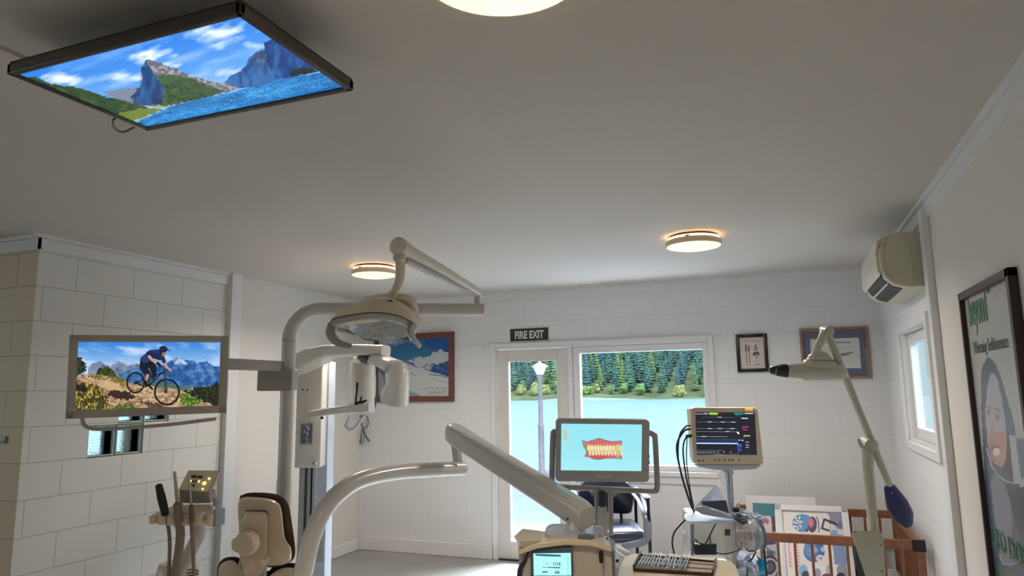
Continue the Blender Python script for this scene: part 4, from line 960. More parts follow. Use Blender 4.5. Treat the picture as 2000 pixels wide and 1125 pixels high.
# head, built in its own axes: x right, y away, z up
hx_ = V((cr.x, cr.y, 0)).normalized(); hy_ = V((-hx_.y, hx_.x, 0)); FR = Pd(1105, 1068, 2.60); FR.z = 0
Mh = Matrix((hx_, hy_, V((0, 0, 1)))).transposed().to_4x4(); Mh.translation = FR
def hz_(py, d=2.60): return Pd(1105, py, d).z
def hxv(px, d=2.60): return (Pd(px, 1090, d)-Pd(1105, 1090, d)).dot(hx_)
zt1 = hz_(1066); xl, xr = hxv(1012), hxv(1197)
LP = lambda pts: [Mh@V(p) for p in pts]
def sec(y_, z_, ins, sag=0): return LP([(xl+ins, y_, z_-.012), (xl*.5, y_, z_+sag*.6), (0, y_, z_+sag), (xr*.5, y_, z_+sag*.7), (xr-ins, y_, z_-.016)])
# body: outline extruded back
prof = [(xl+.004, zt1-.02), (xl*.55, zt1-.004), (0, zt1+.006), (xr*.5, zt1+.002), (xr-.006, zt1-.020), (xr+.0, zt1-.05), (xr-.004, zt1-.30), (xl+.012, zt1-.30), (xl+.002, zt1-.06)]
obj('head_body', MB().prism([Mh@V((a, .02, b_)) for a, b_ in prof], Mh.to_3x3()@V((0, .20, 0))), mat('unit_face', (196, 184, 168), .35, coat=.2), t, smooth=30, bevel=.008)
lip = [(xl+.000, zt1-.030), (xl*.6, zt1-.008), (0, zt1+.004), (xr*.5, zt1-.001), (xr-.004, zt1-.024), (xr-.004, zt1-.004), (xr*.5, zt1+.020), (0, zt1+.026), (xl*.6, zt1+.014), (xl+.000, zt1-.008)]
obj('head_cover', MB().prism([Mh@V((a, -.01, b_)) for a, b_ in lip], Mh.to_3x3()@V((0, .145, 0))), M_tan, t, smooth=30, bevel=.006)
obj('side_panel', MB().prism([Mh@V((xr+.002, .03, zt1-.03)), Mh@V((xr+.018, .10, zt1-.01)), Mh@V((xr+.018, .28, zt1-.02)), Mh@V((xr+.018, .28, zt1-.3)), Mh@V((xr+.002, .03, zt1-.3))], Mh.to_3x3()@V((.006, 0, 0))), mat('cool_grey_panel', (168, 172, 184), .35), t, smooth=0, bevel=.003)
# tray pocket on the left of the cover
pk = [Pd(1003, 1047, 2.62), Pd(1020, 1032, 2.72), Pd(1068, 1038, 2.82), Pd(1064, 1046, 2.72), Pd(1052, 1056, 2.60), Pd(1013, 1056, 2.56)]
obj('side_pocket', MB().loft([pk, [p+V((0, 0, -.03))+((sum(pk, V())/6)-p)*.25 for p in pk]], 30, spline=False), M_tan, t, smooth=20, bevel=.003)
pl = [Pd(1068, 1052, 2.66), Pd(1072, 1034, 2.80), Pd(1100, 1031, 2.92), Pd(1172, 1035, 2.92), Pd(1176, 1048, 2.78), Pd(1165, 1054, 2.68), Pd(1120, 1056, 2.64)]
obj('mount_plate', MB().loft([[p+V((0, 0, -.004)) for p in pl], [p+V((0, 0, .014)) for p in pl], [p+V((0, 0, .017)) for p in pl]], 40), mat('pale_lilac_plastic', (196, 194, 204), .3), t, smooth=40)
obj('recess_tray', MB().prism([Pd(1129, 1051, 2.61), Pd(1154, 1055, 2.61), Pd(1163, 1047, 2.70), Pd(1130, 1046, 2.70)], (0, 0, .006)), mat('slate_plastic', (96, 98, 112), .4), t, smooth=0)
# glass front with touch screen
sxl, sxr = hxv(1036), hxv(1119)
g_ = obj('display_glass', MB().box((sxl, .004, zt1-.26), (sxr, .021, zt1-.006), Mh, bev=.002), mat('display_glass', (78, 96, 108), .15, coat=.5), t)
Cc = Can(Mh@V((hxv(1041.5), .003, hz_(1080))), Mh@V((hxv(1114.5), .003, hz_(1080))), Mh@V((hxv(1041.5), .003, hz_(1145))), 180, 160, (176, 250, 248))
q2 = lambda a, b_: (1000+a/8.333, 1020+b_/8.333)
Cc.line([q2(395, 530), q2(780, 545)], 1.9, (60, 104, 118)); Cc.line([q2(470, 542), q2(700, 550)], .8, (26, 60, 74))
for (a, b_, c, d, w_) in [(500, 730, 590, 733, .5), (600, 733, 690, 737, .8), (700, 737, 780, 740, 1.0), (560, 675, 590, 675, .5), (500, 808, 570, 808, 1.2), (700, 820, 770, 824, .5)]: Cc.line([q2(a, b_), q2(c, d)], w_, (40, 80, 90))
for a in (680, 712, 745, 776): Cc.line([q2(a, 655), q2(a, 700)], .9 if a > 770 else .6, (30, 50, 60))
for a in (708, 738, 762): Cc.line([q2(a, 795), q2(a, 832)], .7, (30, 50, 60))
for b_ in range(560, 900, 14): Cc.ell(*q2(912, b_), .9, .55, (70, 120, 134), .7 if b_ % 4 else .4)
Cc.put((Cc.Y > q2(0, 862)[1]).astype(float)*(Cc.Y < q2(0, 872)[1]), (60, 120, 124)); Cc.put((Cc.Y > q2(0, 872)[1]).astype(float), (206, 228, 226))
Cc.build('touch_screen', picmat('touch_display', .95), g_)
pc = Mh@V((hxv(1173), -.012, hz_(1086)))
obj('handle_paddle', MB().tube([pc+V((0, 0, .019)), pc, pc+V((0, 0, -.020))], [.0085, .0098, .008], 14, flat=.006, up=hy_), M_black, t)
obj('handle_rod', MB().tube([pc+V((0, 0, -.018)), pc+V((0, .0, -.05)), pc+V((0, 0, -.09))], [.0025, .003, .006], 10), M_dgrey, t)
obj('side_strip', MB().tube([Mh@V((hxv(1033), .012, hz_(1074))), Mh@V((hxv(1025), .012, hz_(1095))), Mh@V((hxv(1015), .012, hz_(1112))), Mh@V((hxv(1013), .012, hz_(1160)))], [.0018, .006, .010, .010], 10, smooth=4), mat('dark_violet_rubber', (42, 36, 52), .4), t)
obj('seam', MB().tube([Mh@V((hxv(1186), -.008, hz_(1071))), Mh@V((hxv(1199), .01, hz_(1078))), Mh@V((hxv(1199), .015, hz_(1140)))], .0012, 6), M_black, t)
obj('side_bolt', MB().tube([Mh@V((hxv(1210), .05, hz_(1102))), Mh@V((hxv(1207), .05, hz_(1102)))], .006, 10), M_black, t)

# monitor on its stand behind the unit
DM = 3.05
tl, tr, bl = Pd(1086, 818, DM), Pd(1269, 820, DM), Pd(1086.5, 938, DM)
x, y, nn = frame3(tl, tr, bl); w, h = (tr-tl).length, (tl-bl).length
P0 = lambda a, b_, c=0: tl+x*a-y*b_+nn*c
t = thing('dental_monitor', tuple(P0(w/2, h, -.05).xy)+(Pd(1180, 1046, DM).z,), 'grey monitor showing a scan of teeth and gums, standing before the window', 'monitor')
def rrect(a0, b0, a1, b1, r_, c, n=6):
    L = []
    for cx_, cy_, s_ in ((a1-r_, b0+r_, -90), (a1-r_, b1-r_, 0), (a0+r_, b1-r_, 90), (a0+r_, b0+r_, 180)):
        for k_ in range(n+1):
            a = math.radians(s_+90*k_/n); L.append(P0(cx_+r_*math.cos(a), cy_+r_*math.sin(a), c))
    return L
obj('bezel', MB().prism(rrect(0, 0, w, h*1.02, .018, 0), -nn*.03), M_dgrey, t, smooth=30, bevel=.004)
sa, sb_, sc_, sd_ = .0235, .021, w-.034, h*1.02-.050
Cc = Can(P0(sa, sb_, .0012), P0(sc_, sb_, .0012), P0(sa, sd_, .0012), 240, 140, (150, 226, 238))
Cc.put(Cc.V**2, (170, 236, 242), .8)
q2 = lambda a, b_: (1080+a/4.018, 800+b_/4.018)
PG = [(225, 240), (270, 250), (320, 235), (362, 222), (410, 238), (460, 248), (538, 243), (542, 260), (530, 320), (543, 388), (480, 385), (420, 385), (360, 395), (310, 388), (280, 372), (248, 372), (252, 350), (268, 330), (240, 295)]
cxm, cym = 390, 312
Cc.poly([q2(*p) for p in PG], (104, 116, 130))
Cc.poly([q2(cxm+(a-cxm)*.96, cym+(b_-cym)*.93) for a, b_ in PG], (206, 104, 104), 1, .6, .4)
Cc.poly([q2(*p) for p in [(228, 248), (250, 256), (262, 290), (275, 318), (262, 340), (244, 296)]], (140, 150, 120))
for i in range(11):
    cx_ = 280+i*24.5; up_ = 316 if i % 2 else 308
    Cc.ell(*q2(cx_, 300), 2.9, 6.3-(.6*(i % 3)), (232, 228, 170)); Cc.ell(*q2(cx_+11, 338), 2.5, 5.6, (226, 220, 168))
Cc.poly([q2(*p) for p in [(480, 300), (520, 262), (528, 270), (518, 380), (500, 380), (498, 330)]], (190, 192, 140), .7)
for i in range(12): Cc.line([q2(270+i*22, 262), q2(274+i*22, 290)], .7, (226, 150, 140), .6)
Cc.ell(*q2(360, 372), 16, 3, (206, 60, 70), .5)
Cc.poly([q2(*p) for p in [(78, 150), (118, 150), (118, 244), (78, 244)]], (196, 214, 190)); Cc.poly([q2(*p) for p in [(84, 156), (112, 156), (112, 238), (84, 238)]], (176, 206, 196))
Cc.put(((Cc.Y > 919.5-(Cc.X-1096)*-.02)).astype(float)*(Cc.X < 1150), (40, 70, 90), .7)
Cc.build('screen', picmat('tooth_scan_display', .92), t)
text('maker_mark', 'MEDIAURG', mat('mark_white', (236, 240, 248), .5), P0(w*.425, h*1.02-.019, .0008), x, y, .0155, t, sx_=.95)
Mfr = mat('stand_grey', (170, 168, 168), .4)
def pm(a, b_, dd_=.03): return Pd(*q2(a, b_), DM+dd_)
loop = [pm(45, 172), pm(12, 178), pm(0, 205), pm(-8, 540), pm(0, 585), pm(25, 604), pm(390, 622), pm(775, 640), pm(808, 625), pm(818, 580), pm(802, 240), pm(790, 200), pm(745, 178)]
obj('stand_frame', MB().tube(loop, .0125, 12, smooth=4, flat=.0105, up=fwd), Mfr, t, smooth=60)
for a, b_ in ((340, 28), (452, 38)):
    o = MB().beam([pm(a, 632, .03), pm(a+2, 985, .03)], [(b_*DM/F_PX/4.018, .02)]*2, up=fwd, p=6); obj('stand_leg', o, Mfr, t, bevel=.002)
for a, sg in ((320, -1), (478, 1)):
    obj('stand_gusset', MB().prism([pm(a, 645), pm(a-sg*-34, 645), pm(a+sg*4, 690)], fwd*.012), Mfr, t, smooth=0)
obj('stand_column', MB().tube([pm(388, 760, .0), pm(392, 860, .0), pm(392, 985, .0)], [.018, .024, .022], 16), mat('column_beige', (184, 180, 172), .35), t)
obj('column_cable', MB().tube([pm(388, 640, .0), pm(388, 765, .0)], .0165, 12), mat('navy_sleeve', (44, 48, 68), .5), t)
obj('button', MB().box((-.002, -.005, -.006), (.003, .005, .006), Matrix.Translation(P0(w, h*.60, -.01))).box((-.002, -.005, -.01), (.003, .005, .01), Matrix.Translation(P0(w, h*.70, -.01))), M_black, t)

# ------------------------------------------------------------------ instrument table and cassette
zt2_ = at(1320, 1092, x=None, y=None, z=.80).z
ZT = .80
tp = [(1206, 1122), (1214, 1098), (1226, 1084), (1262, 1080.5), (1343, 1085.5), (1418, 1094), (1434, 1101), (1440, 1114), (1446, 1190), (1200, 1190)]
TP = [at(a, b_, z=ZT) for a, b_ in tp]
cen = sum(TP, V())/len(TP)
t = thing('instrument_table', (cen.x, cen.y, 0), 'beige rounded instrument table on the right of the delivery unit', 'table')
obj('tabletop', MB().loft([[p+V((0, 0, -.05))+(cen-p)*.06 for p in TP], [p+V((0, 0, -.02)) for p in TP], [p+V((0, 0, -.004)) for p in TP], [p+(cen-p)*.015 for p in TP]], 80), M_tan, t, smooth=35)
ctr = at(1330, 1150, z=ZT)
obj('pedestal', MB().lathe([(.2, 0), (.2, .03), (.05, .06), (.04, ZT-.045)], (ctr.x, ctr.y, 0)), M_unit2, t)
obj('side_rail', MB().tube([at(1206, 1070, z=ZT-.03), at(1214, 1076, z=ZT-.01), at(1230, 1086, z=ZT-.012)], .016, 12), M_unit2, t)
z9 = lambda a, b_: (1200+a/7.692, 1060+b_/7.692)
cz = ZT+.003; cs = [at(*z9(*p), z=cz+.0) for p in [(290, 420), (395, 205), (1530, 310), (1480, 490)]]
cen2 = sum(cs, V())/4
t = thing('instrument_cassette', (cen2.x, cen2.y, cz), 'open dark metal cassette of dental instruments lying on the beige table', 'tray')
Mcas = mat('dark_bronze_metal', (74, 52, 48), .3, metal=.5)
obj('tray_floor', MB().prism(cs, (0, 0, .003)), mat('perforated_tan', (176, 154, 124), .4, var=.3, scale=300), t, smooth=0)
cw = [c+(cen2-c).normalized()*0 for c in cs]
for i in range(4):
    a, b_ = cw[i], cw[(i+1) % 4]
    hgt = .022 if i in (0, 2) else .010
    d_ = (b_-a).normalized(); n_ = V((-d_.y, d_.x, 0))*.003
    obj('tray_side', MB().prism([a-n_, b_-n_, b_+n_, a+n_], (0, 0, hgt)), Mcas, t, smooth=0, bevel=.001)
def cas(u, v, z_=0): return cs[1].lerp(cs[2], u).lerp(cs[0].lerp(cs[3], u), v)+V((0, 0, z_))
for vv in (.42, .78):
    obj('rack_bar', MB().tube([cas(.02, vv, .012), cas(.98, vv, .012)], .0022, 8), Mcas, t)
rgi = random.Random(5); proto = None
for i in range(16):
    u = .06+i*.040; ln_ = .78
    if proto is None:
        proto = thing('dental_pick', cas(u, .5, .017), 'slim steel dental instrument lying in the cassette row', 'dental instrument', 'steel instruments in the cassette')
        a, b_ = cas(u-.012, .95, .017), cas(u+.012, .12, .017)
        obj('handle', MB().tube([a, b_], .0032, 8), M_chrome, proto)
        obj('grip', MB().tube([a.lerp(b_, .1), a.lerp(b_, .3)], .0043, 8), M_steel, proto)
        obj('hook', MB().tube([b_, b_+(b_-a).normalized()*.010+V((0, 0, .003)), b_+(b_-a).normalized()*.012+V((0, 0, .008))], [.002, .0014, .0008], 6), M_chrome, proto)
        p0 = proto.location.copy(); base_u = u
    else:
        c = copy_tree(proto, cas(u, .5, .017)+V((0, 0, 0)))
        c.rotation_euler = (0, 0, rgi.uniform(-.06, .06))
# ------------------------------------------------------------------ vital signs monitor on a wheeled post
DV = 3.9
zv = lambda a, b_: (1340+a/8.653, 790+b_/8.653)
tl, tr, bl = Pd(1348.5, 795, DV), Pd(1480.5, 796, DV+.02), Pd(1353, 907, DV-.05)
x, y, nn = frame3(tl, tr, bl); w, h = (tr-tl).length, (tl-bl).length
P0 = lambda a, b_, c=0: tl+x*a-y*b_+nn*c
pb_ = Pd(1420, 960, DV+.05)
t = thing('patient_monitor', (pb_.x, pb_.y, 0), 'beige patient monitor with vital sign traces on a steel post', 'monitor')
F_ = [(0, .01), (.01, 0), (w-.012, 0), (w, .01), (w+.018, h-.02), (w+.016, h), (.022, h), (.012, h-.012)]
obj('housing', MB().loft([[P0(a*.96+.008, b_*.95+.006, -.10) for a, b_ in F_], [P0(a, b_, -.045) for a, b_ in F_], [P0(a, b_, -.004) for a, b_ in F_], [P0(a+(w/2-a)*.02, b_+(h/2-b_)*.02, 0) for a, b_ in F_]], 60, spline=False), mat('monitor_beige', (214, 200, 176), .42), t, smooth=40)
obj('alarm_light', MB().box((-.020, -.006, -.005), (.022, .006, .005), Matrix.Translation(P0(w*.86, .010, .002))@Matrix((x, nn, y)).transposed().to_4x4(), bev=.003), emat('amber_light', (255, 176, 30), 1.0), t)
def pxs(a, b_): # a picture point laid onto the front face
    v = ray(*zv(a, b_)); o0 = V((0, 0, EYE)); s_ = (tl-o0).dot(nn)/v.dot(nn); return o0+v*s_
s_tl, s_tr, s_bl = pxs(150, 130)+nn*.001, pxs(1150, 134)+nn*.001, pxs(172, 852)+nn*.001
xx = (s_tr-s_tl).normalized(); yy = (s_bl-s_tl); yy = yy-xx*yy.dot(xx)
Cc = Can(s_tl+xx*.002, s_tr+xx*.004, s_tl+xx*.002+yy, 260, 190, (24, 26, 38))
def LN(pts, r_, rgb, a=1): Cc.line([zv(*p) for p in pts], r_, rgb, a)
for (yy_, c, xa, xb) in [(215, (80, 120, 90), 270, 810), (295, (130, 136, 140), 190, 820), (407, (130, 140, 150), 175, 850), (457, (150, 156, 166), 175, 840), (541, (180, 184, 190), 175, 700), (587, (96, 100, 110), 175, 850), (776, (120, 128, 140), 190, 640)]:
    LN([(xa, yy_), (xb, yy_+3)], .35, c)
for (a, b_) in [(400, 295), (620, 296), (800, 297), (400, 407), (575, 407), (780, 409), (700, 457), (300, 541), (570, 216)]: LN([(a-30, b_), (a+30, b_)], .65, (216, 220, 216))
Cc.put(((Cc.Y > zv(0, 600)[1]) & (Cc.Y < zv(0, 640)[1]) & (Cc.X < zv(870, 0)[0])).astype(float), (30, 52, 108), .8)
LN([(182, 655), (868, 660)], 1.2, (200, 218, 250)); LN([(872, 640), (885, 840)], .3, (150, 170, 200))
LN([(400, 152), (525, 155)], 1.7, (176, 214, 70)); LN([(400, 180), (525, 180)], .7, (70, 110, 30)); LN([(160, 158), (300, 162)], .6, (190, 190, 196)); LN([(312, 155), (360, 158)], 1.2, (170, 176, 184)); LN([(545, 160), (650, 168)], .3, (150, 60, 70))
LN([(820, 155), (960, 158)], 1.4, (20, 150, 126)); LN([(845, 186), (900, 186)], .8, (16, 120, 100)); LN([(995, 152), (1130, 152)], .8, (232, 232, 236))
LN([(940, 233), (1040, 235)], .9, (236, 236, 236)); LN([(960, 380), (1050, 380)], .9, (216, 70, 110)); LN([(960, 405), (980, 425), (1025, 428)], .9, (200, 60, 100)); LN([(985, 528), (1075, 530)], 1.1, (196, 200, 120)); LN([(978, 530), (980, 560)], .5, (150, 160, 90))
LN([(868, 470), (890, 490)], 1.6, (230, 230, 232)); LN([(890, 603), (912, 603)], 1.0, (200, 206, 220)); LN([(950, 606), (958, 606)], 1.2, (236, 236, 240))
Cc.poly([zv(*p) for p in [(880, 660), (940, 660), (940, 790), (880, 790)]], (30, 50, 130)); LN([(885, 688), (935, 690)], .7, (90, 140, 250)); LN([(895, 770), (930, 771)], .5, (90, 120, 230))
for b_ in (636, 686, 725): LN([(1010, b_), (1058, b_)], .6, (206, 208, 214))
LN([(1020, 832), (1085, 834)], .25, (120, 120, 126))
for a in (205, 250, 290, 335, 385, 430, 480, 545, 640, 755): LN([(a-8, 806), (a+8, 808)], .9, (150, 158, 180))
LN([(190, 830), (620, 836)], .3, (120, 126, 150)); LN([(480, 853), (700, 856)], .6, (214, 220, 236)); LN([(720, 845), (880, 845)], .3, (150, 156, 170))
Cc.build('screen', picmat('vital_signs_display', 1.0), t)
for a in (210, 282, 485, 555, 645, 722, 780, 897):
    p_ = pxs(a, 935 if a > 300 else 948); obj('button', MB().box((-.005, -.0015, -.0035), (.006, .002, .0035), Matrix.Translation(p_)), mat('button_brown', (84, 70, 60), .5), t)
obj('mount_plate', MB().prism([P0(.03, h+.003, -.005), P0(w+.008, h+.003, -.005), P0(w-.02, h+.026, -.02), P0(w-.10, h+.032, -.03), P0(.14, h+.032, -.03), P0(.05, h+.018, -.02)], -nn*.07), M_dgrey, t, smooth=0, bevel=.003)
zp = Pd(1423, 918, DV).z
pbx = Pd(1424, 960, DV+.03)
obj('post', MB().lathe([(.023, .05), (.023, zp-.03), (.030, zp-.02), (.030, zp+.01)], (pbx.x, pbx.y, 0), n=20), M_steel, t)
for k_ in range(5):
    a = k_*2*math.pi/5+.3; e_ = V((pbx.x+.26*math.cos(a), pbx.y+.26*math.sin(a), .07))
    l_ = obj('base_leg', MB().tube([V((pbx.x, pbx.y, .09)), e_], [.022, .014], 10), M_grey, t)
    obj('castor', MB().tube([e_+V((-.01, 0, -.035)), e_+V((.01, 0, -.035))], .034, 16), M_black, l_)
zc = lambda a, b_: (1330+a/6.08, 940+b_/6.08)
for j, (pa, pts, r_) in enumerate([(0, [(1349, 832), (1340, 833), (1327, 852), (1325, 900), (1338, 950), (1352, 990), (1354, 1000)], .0045), (0, [(1349, 838), (1336, 842), (1322, 870), (1328, 915), (1342, 965), (1353, 995)], .0055), (0, [(1349, 851), (1339, 856), (1334, 880), (1340, 930), (1350, 975), (1356, 1000)], .0045), (0, [(1342, 856), (1341, 900), (1347, 950), (1355, 990)], .003)]):
    obj('lead', MB().tube([Pd(a, b_, DV-.02-.01*j) for a, b_ in pts], r_, 8, smooth=6), mat('dark_lead', (34, 38, 44), .5), t)
obj('connector', MB().tube([Pd(1341, 852, DV-.03), Pd(1350, 851, DV-.03)], .010, 12), M_black, t)

# storage box of clear plastic hanging on the post, and what lies in and on it
DC = 3.72
def clearmat(name, rgb, a=.4, rough=.15):
    return mat(name, rgb, rough, alpha=a, coat=.5, var=.02)
M_clear = clearmat('clear_plastic', (206, 204, 190), .45)
M_clear2 = clearmat('clear_canister', (190, 196, 198), .42)
def boxpx(B, x0, y0, x1, y1, d, dep, bev=.0):
    a = Pd(x0, y0, d); b_ = Pd(x1, y1, d); Mz = Matrix((cr, fwd, cu)).transposed().to_4x4(); Mz.translation = a
    wv = (x1-x0)*d/F_PX; hv = (y1-y0)*d/F_PX
    B.box((0, 0, -hv), (wv, dep, 0), Mz, bev); return B
bc = Pd(1396, 1060, DC+.1)
t = thing('clear_bin', (bc.x, bc.y, Pd(1396, 1105, DC).z), 'clear plastic bin full of leads under the patient monitor', 'bin')
obj('bin_body', boxpx(MB(), 1352, 1016, 1432, 1108, DC, .22, .012), M_clear, t, smooth=50)
obj('tray_rim', MB().loft([[Pd(*zc(*p)) if False else Pd(zc(*p)[0], zc(*p)[1], q3) for p, q3 in zip([(40, 395), (150, 375), (420, 400), (630, 430), (640, 460), (300, 478), (80, 470), (45, 440)], [DC-.02, DC+.2, DC+.22, DC+.2, DC-.02, DC-.06, DC-.06, DC-.04])], [Pd(zc(*p)[0], zc(*p)[1]+5, q3) for p, q3 in zip([(60, 405), (160, 385), (420, 410), (615, 440), (620, 460), (300, 478), (90, 470), (62, 445)], [DC-.02, DC+.18, DC+.2, DC+.18, DC, DC-.04, DC-.04, DC-.02])]], 50), mat('white_tray', (190, 198, 216), .55), t, smooth=50)
obj('metal_strip', boxpx(MB(), 1349, 1020, 1356, 1085, DC-.01, .01, .002), mat('chrome_strip', (150, 154, 164), .2, metal=.8, var=.6, scale=120), t)
obj('label_patch', boxpx(MB(), 1416, 1036, 1426, 1046, DC-.004, .003).box((0, 0, 0), (.001, .001, .001)) if False else boxpx(MB(), 1416, 1034, 1426, 1046, DC-.004, .003), mat('ink_label', (54, 56, 74), .5), t, smooth=0)
obj('hanger', MB().tube([Pd(1424, 1030, DC+.22), Pd(1424, 1030, DV+.02)], .012, 10), M_steel, t)
tag(obj('power_brick', boxpx(MB(), 1358, 1064, 1400, 1084, DC-.03, .025, .003), mat('navy_black_plastic', (28, 32, 44), .35)), 'black rectangular adapter box against the front of the clear bin', 'adapter')
tag(obj('sensor_lead', MB().tube([Pd(*zc(*p), DC-.03) for p in [(430, 480), (400, 530), (345, 640), (290, 740), (220, 735), (170, 690)]], .0035, 8, smooth=6).tube([Pd(*zc(*p), DC-.032) for p in [(345, 660), (350, 720), (370, 790), (430, 850), (540, 860), (640, 830), (720, 800)]], .0035, 8, smooth=6), mat('dark_lead', (0, 0, 0))), 'thin dark cable looped over the front of the clear bin', 'cable')
tag(obj('power_cable', MB().tube([Pd(a, b_, DC-.02) for a, b_ in [(1340, 1014), (1330, 1024), (1317, 1040), (1313, 1060), (1317, 1083), (1322, 1110)]], .0045, 8, smooth=6), mat('dark_lead', (0, 0, 0))), 'black cable curving down left of the clear bin', 'cable')
# canisters
cc_ = thing('suction_canister', Pd(1462, 1072, DC+.02), 'clear ribbed suction canister hooked right of the clear bin', 'canister')
cp = Pd(1444, 1048, DC+.03); a_ = (Pd(1485, 1048, DC+.03)-cp)
obj('jar', MB().lathe([(.05, 0), (.072, .004), (.078, .02), (.070, .028), (.080, .045), (.072, .055), (.080, .075), (.075, .10), (.06, a_.length)], cp, a_), M_clear2, cc_, smooth=50)
obj('lid', MB().lathe([(.066, a_.length*.98), (.066, a_.length+.012), (.03, a_.length+.016)], cp, a_), mat('grey_lid', (110, 116, 126), .4), cc_)
obj('spout', MB().tube([Pd(1440, 1020, DC-.03), Pd(1449, 1014, DC-.03), Pd(1456, 1020, DC-.03)], .008, 8), M_dgrey, cc_)
obj('hook', MB().tube([Pd(1457, 1072, DC-.04), Pd(1462, 1076, DC-.04), Pd(1474, 1076, DC-.04), Pd(1478, 1070, DC-.02)], .004, 8), M_black, cc_)
# papers and small things on the tray
def sheet(name, pts, mcol, label, cat, grp=None, th=.004):
    P_ = [Pd(*p) for p in pts]; n_ = (P_[1]-P_[0]).cross(P_[2]-P_[0]).normalized()
    return tag(obj(name, MB().prism(P_, n_*th), mcol, smooth=0), label, cat, grp)
Mpap = mat('paper_white', (216, 222, 240), .6)
sheet('paper_sheet', [(1356, 991, DC), (1399, 949, DC+.10), (1404, 952, DC+.11), (1418, 985, DC+.14), (1380, 996, DC+.02)], Mpap, 'white sheet standing up as a peak behind the dark tablet', 'paper')
sheet('tablet_screen', [(1371, 979, DC-.01), (1418, 977, DC+.02), (1424, 1002, DC-.02), (1372, 985, DC-.03)], mat('dark_slate_glass', (40, 48, 70), .2), 'small dark tablet propped on the white tray under the monitor post', 'tablet', th=.008)
sheet('magazine', [(1355, 996, DC-.03), (1362, 989, DC-.03), (1376, 990, DC-.03), (1405, 999, DC-.04), (1434, 1011, DC-.05), (1430, 1014, DC-.05), (1372, 1005, DC-.05)], mat('pale_cover', (186, 190, 206), .35), 'pale curled magazine lying on the white tray edge', 'magazine', th=.006)
rp_ = random.Random(4)
def crumple(name, cx_, cy_, rx_, ry_, d, mcol, label, cat):
    b_ = bmesh.new(); bmesh.ops.create_icosphere(b_, subdivisions=3, radius=1)
    for v in b_.verts:
        k_ = 1+.35*math.sin(v.co.x*7+v.co.y*5)*math.cos(v.co.z*6+v.co.y*3)+rp_.uniform(-.1, .1)
        v.co = V(Pd(cx_, cy_, d))+cr*v.co.x*rx_*k_*d/F_PX+cu*v.co.z*ry_*k_*d/F_PX+fwd*v.co.y*.06*k_
    return tag(obj(name, b_, mcol, smooth=0), label, cat)
crumple('plastic_wrap', 1452, 1004, 17, 7, DC+.06, mat('crumpled_film', (206, 212, 226), .25), 'crumpled white plastic wrap on the tray right of the post', 'wrap')
crumple('paper_towel', 1479, 1012, 9, 8, DC+.10, mat('crumpled_towel', (196, 202, 218), .7), 'crumpled pale paper towel beside the teal card', 'towel')
crumple('sensor_bundle', 1446, 1014, 11, 5, DC-.02, mat('dark_bundle', (46, 48, 56), .5), 'small dark bundle of sensor clips on top of the canister', 'sensor')
tag(obj('pill_box', boxpx(MB(), 1432, 993, 1444, 1001, DC+.02, .03, .002), mat('plum_box', (54, 42, 54), .5)), 'small dark plum box on the tray just right of the post', 'box')
sheet('card', [(1437, 996, DC+.12), (1440, 983, DC+.12), (1446, 982, DC+.12), (1444, 996, DC+.12)], mat('cream_card', (206, 200, 180), .5), 'small cream card standing at the wooden post end', 'card')
# white bag and blue roll hanging low beside the playpen
crumple('plastic_bag', 1456, 1106, 22, 26, DC+.16, mat('white_film', (196, 204, 224), .4), 'white plastic bag hanging below the canister', 'bag')
tag(obj('blue_basin', MB().lathe([(.02, 0), (.055, .004), (.075, .03), (.082, .09), (.077, .092), (.068, .035), (.01, .012)], Pd(1470, 1128, DC+.35), (.1, -.45, .9)), mat('teal_plastic', (34, 128, 158), .3), smooth=60), 'teal plastic basin standing upright at the left end of the playpen', 'basin')
o = tag(obj('wire_frame', MB().tube([Pd(a, b_, DC+.1) for a, b_ in [(1487, 1025), (1490, 1045), (1493, 1080), (1498, 1130)]], .006, 8, smooth=4).tube([Pd(a, b_, DC+.1) for a, b_ in [(1488, 1030), (1483, 1060), (1470, 1090), (1460, 1102), (1459, 1135)]], .0045, 8, smooth=4), mat('black_wire', (26, 28, 40), .4)), 'bent black wire hanging between the canister and the playpen corner', 'wire')

# ------------------------------------------------------------------ black office chair under the window
zo = lambda a, b_: (1080+a/4.018, 800+b_/4.018)
M_lea = mat('navy_black_leather', (34, 40, 62), .28, var=.08, coat=.3)
dK = 5.35
cq = Pd(1188, 1010, dK+.05)
t = thing('waiting_chair', (cq.x, cq.y, 0), 'black leather armchair with metal frame under the window', 'chair')
BK = [(205, 610), (235, 560), (330, 540), (430, 538), (560, 552), (610, 590), (640, 650), (625, 760), (600, 815), (470, 815), (330, 812), (215, 790), (185, 700)]
def so(L, d, s=1): 
    P_ = [zo(*p) for p in L]; cx = sum(p[0] for p in P_)/len(P_); cy = sum(p[1] for p in P_)/len(P_)
    return [Pd(cx+(p[0]-cx)*s, cy+(p[1]-cy)*s, d) for p in P_]
obj('backrest', MB().loft([so(BK, dK+.38, .93), so(BK, dK+.35, 1), so(BK, dK+.30, 1), so(BK, dK+.27, .93)], 60), M_lea, t, smooth=60)
sw = V((cr.x, cr.y, 0)).normalized(); sf = V((-sw.y, sw.x, 0))
Ms = Matrix((sw, sf, V((0, 0, 1)))).transposed().to_4x4(); Ms.translation = V((cq.x, cq.y, 0))
zs = Pd(1200, 1030, dK-.1).z
obj('seat', MB().box((-.24, -.30, zs-.09), (.24, .24, zs), Ms, bev=.035), M_lea, t, smooth=60)
Mbl = mat('black_steel', (40, 42, 52), .3, metal=.6)
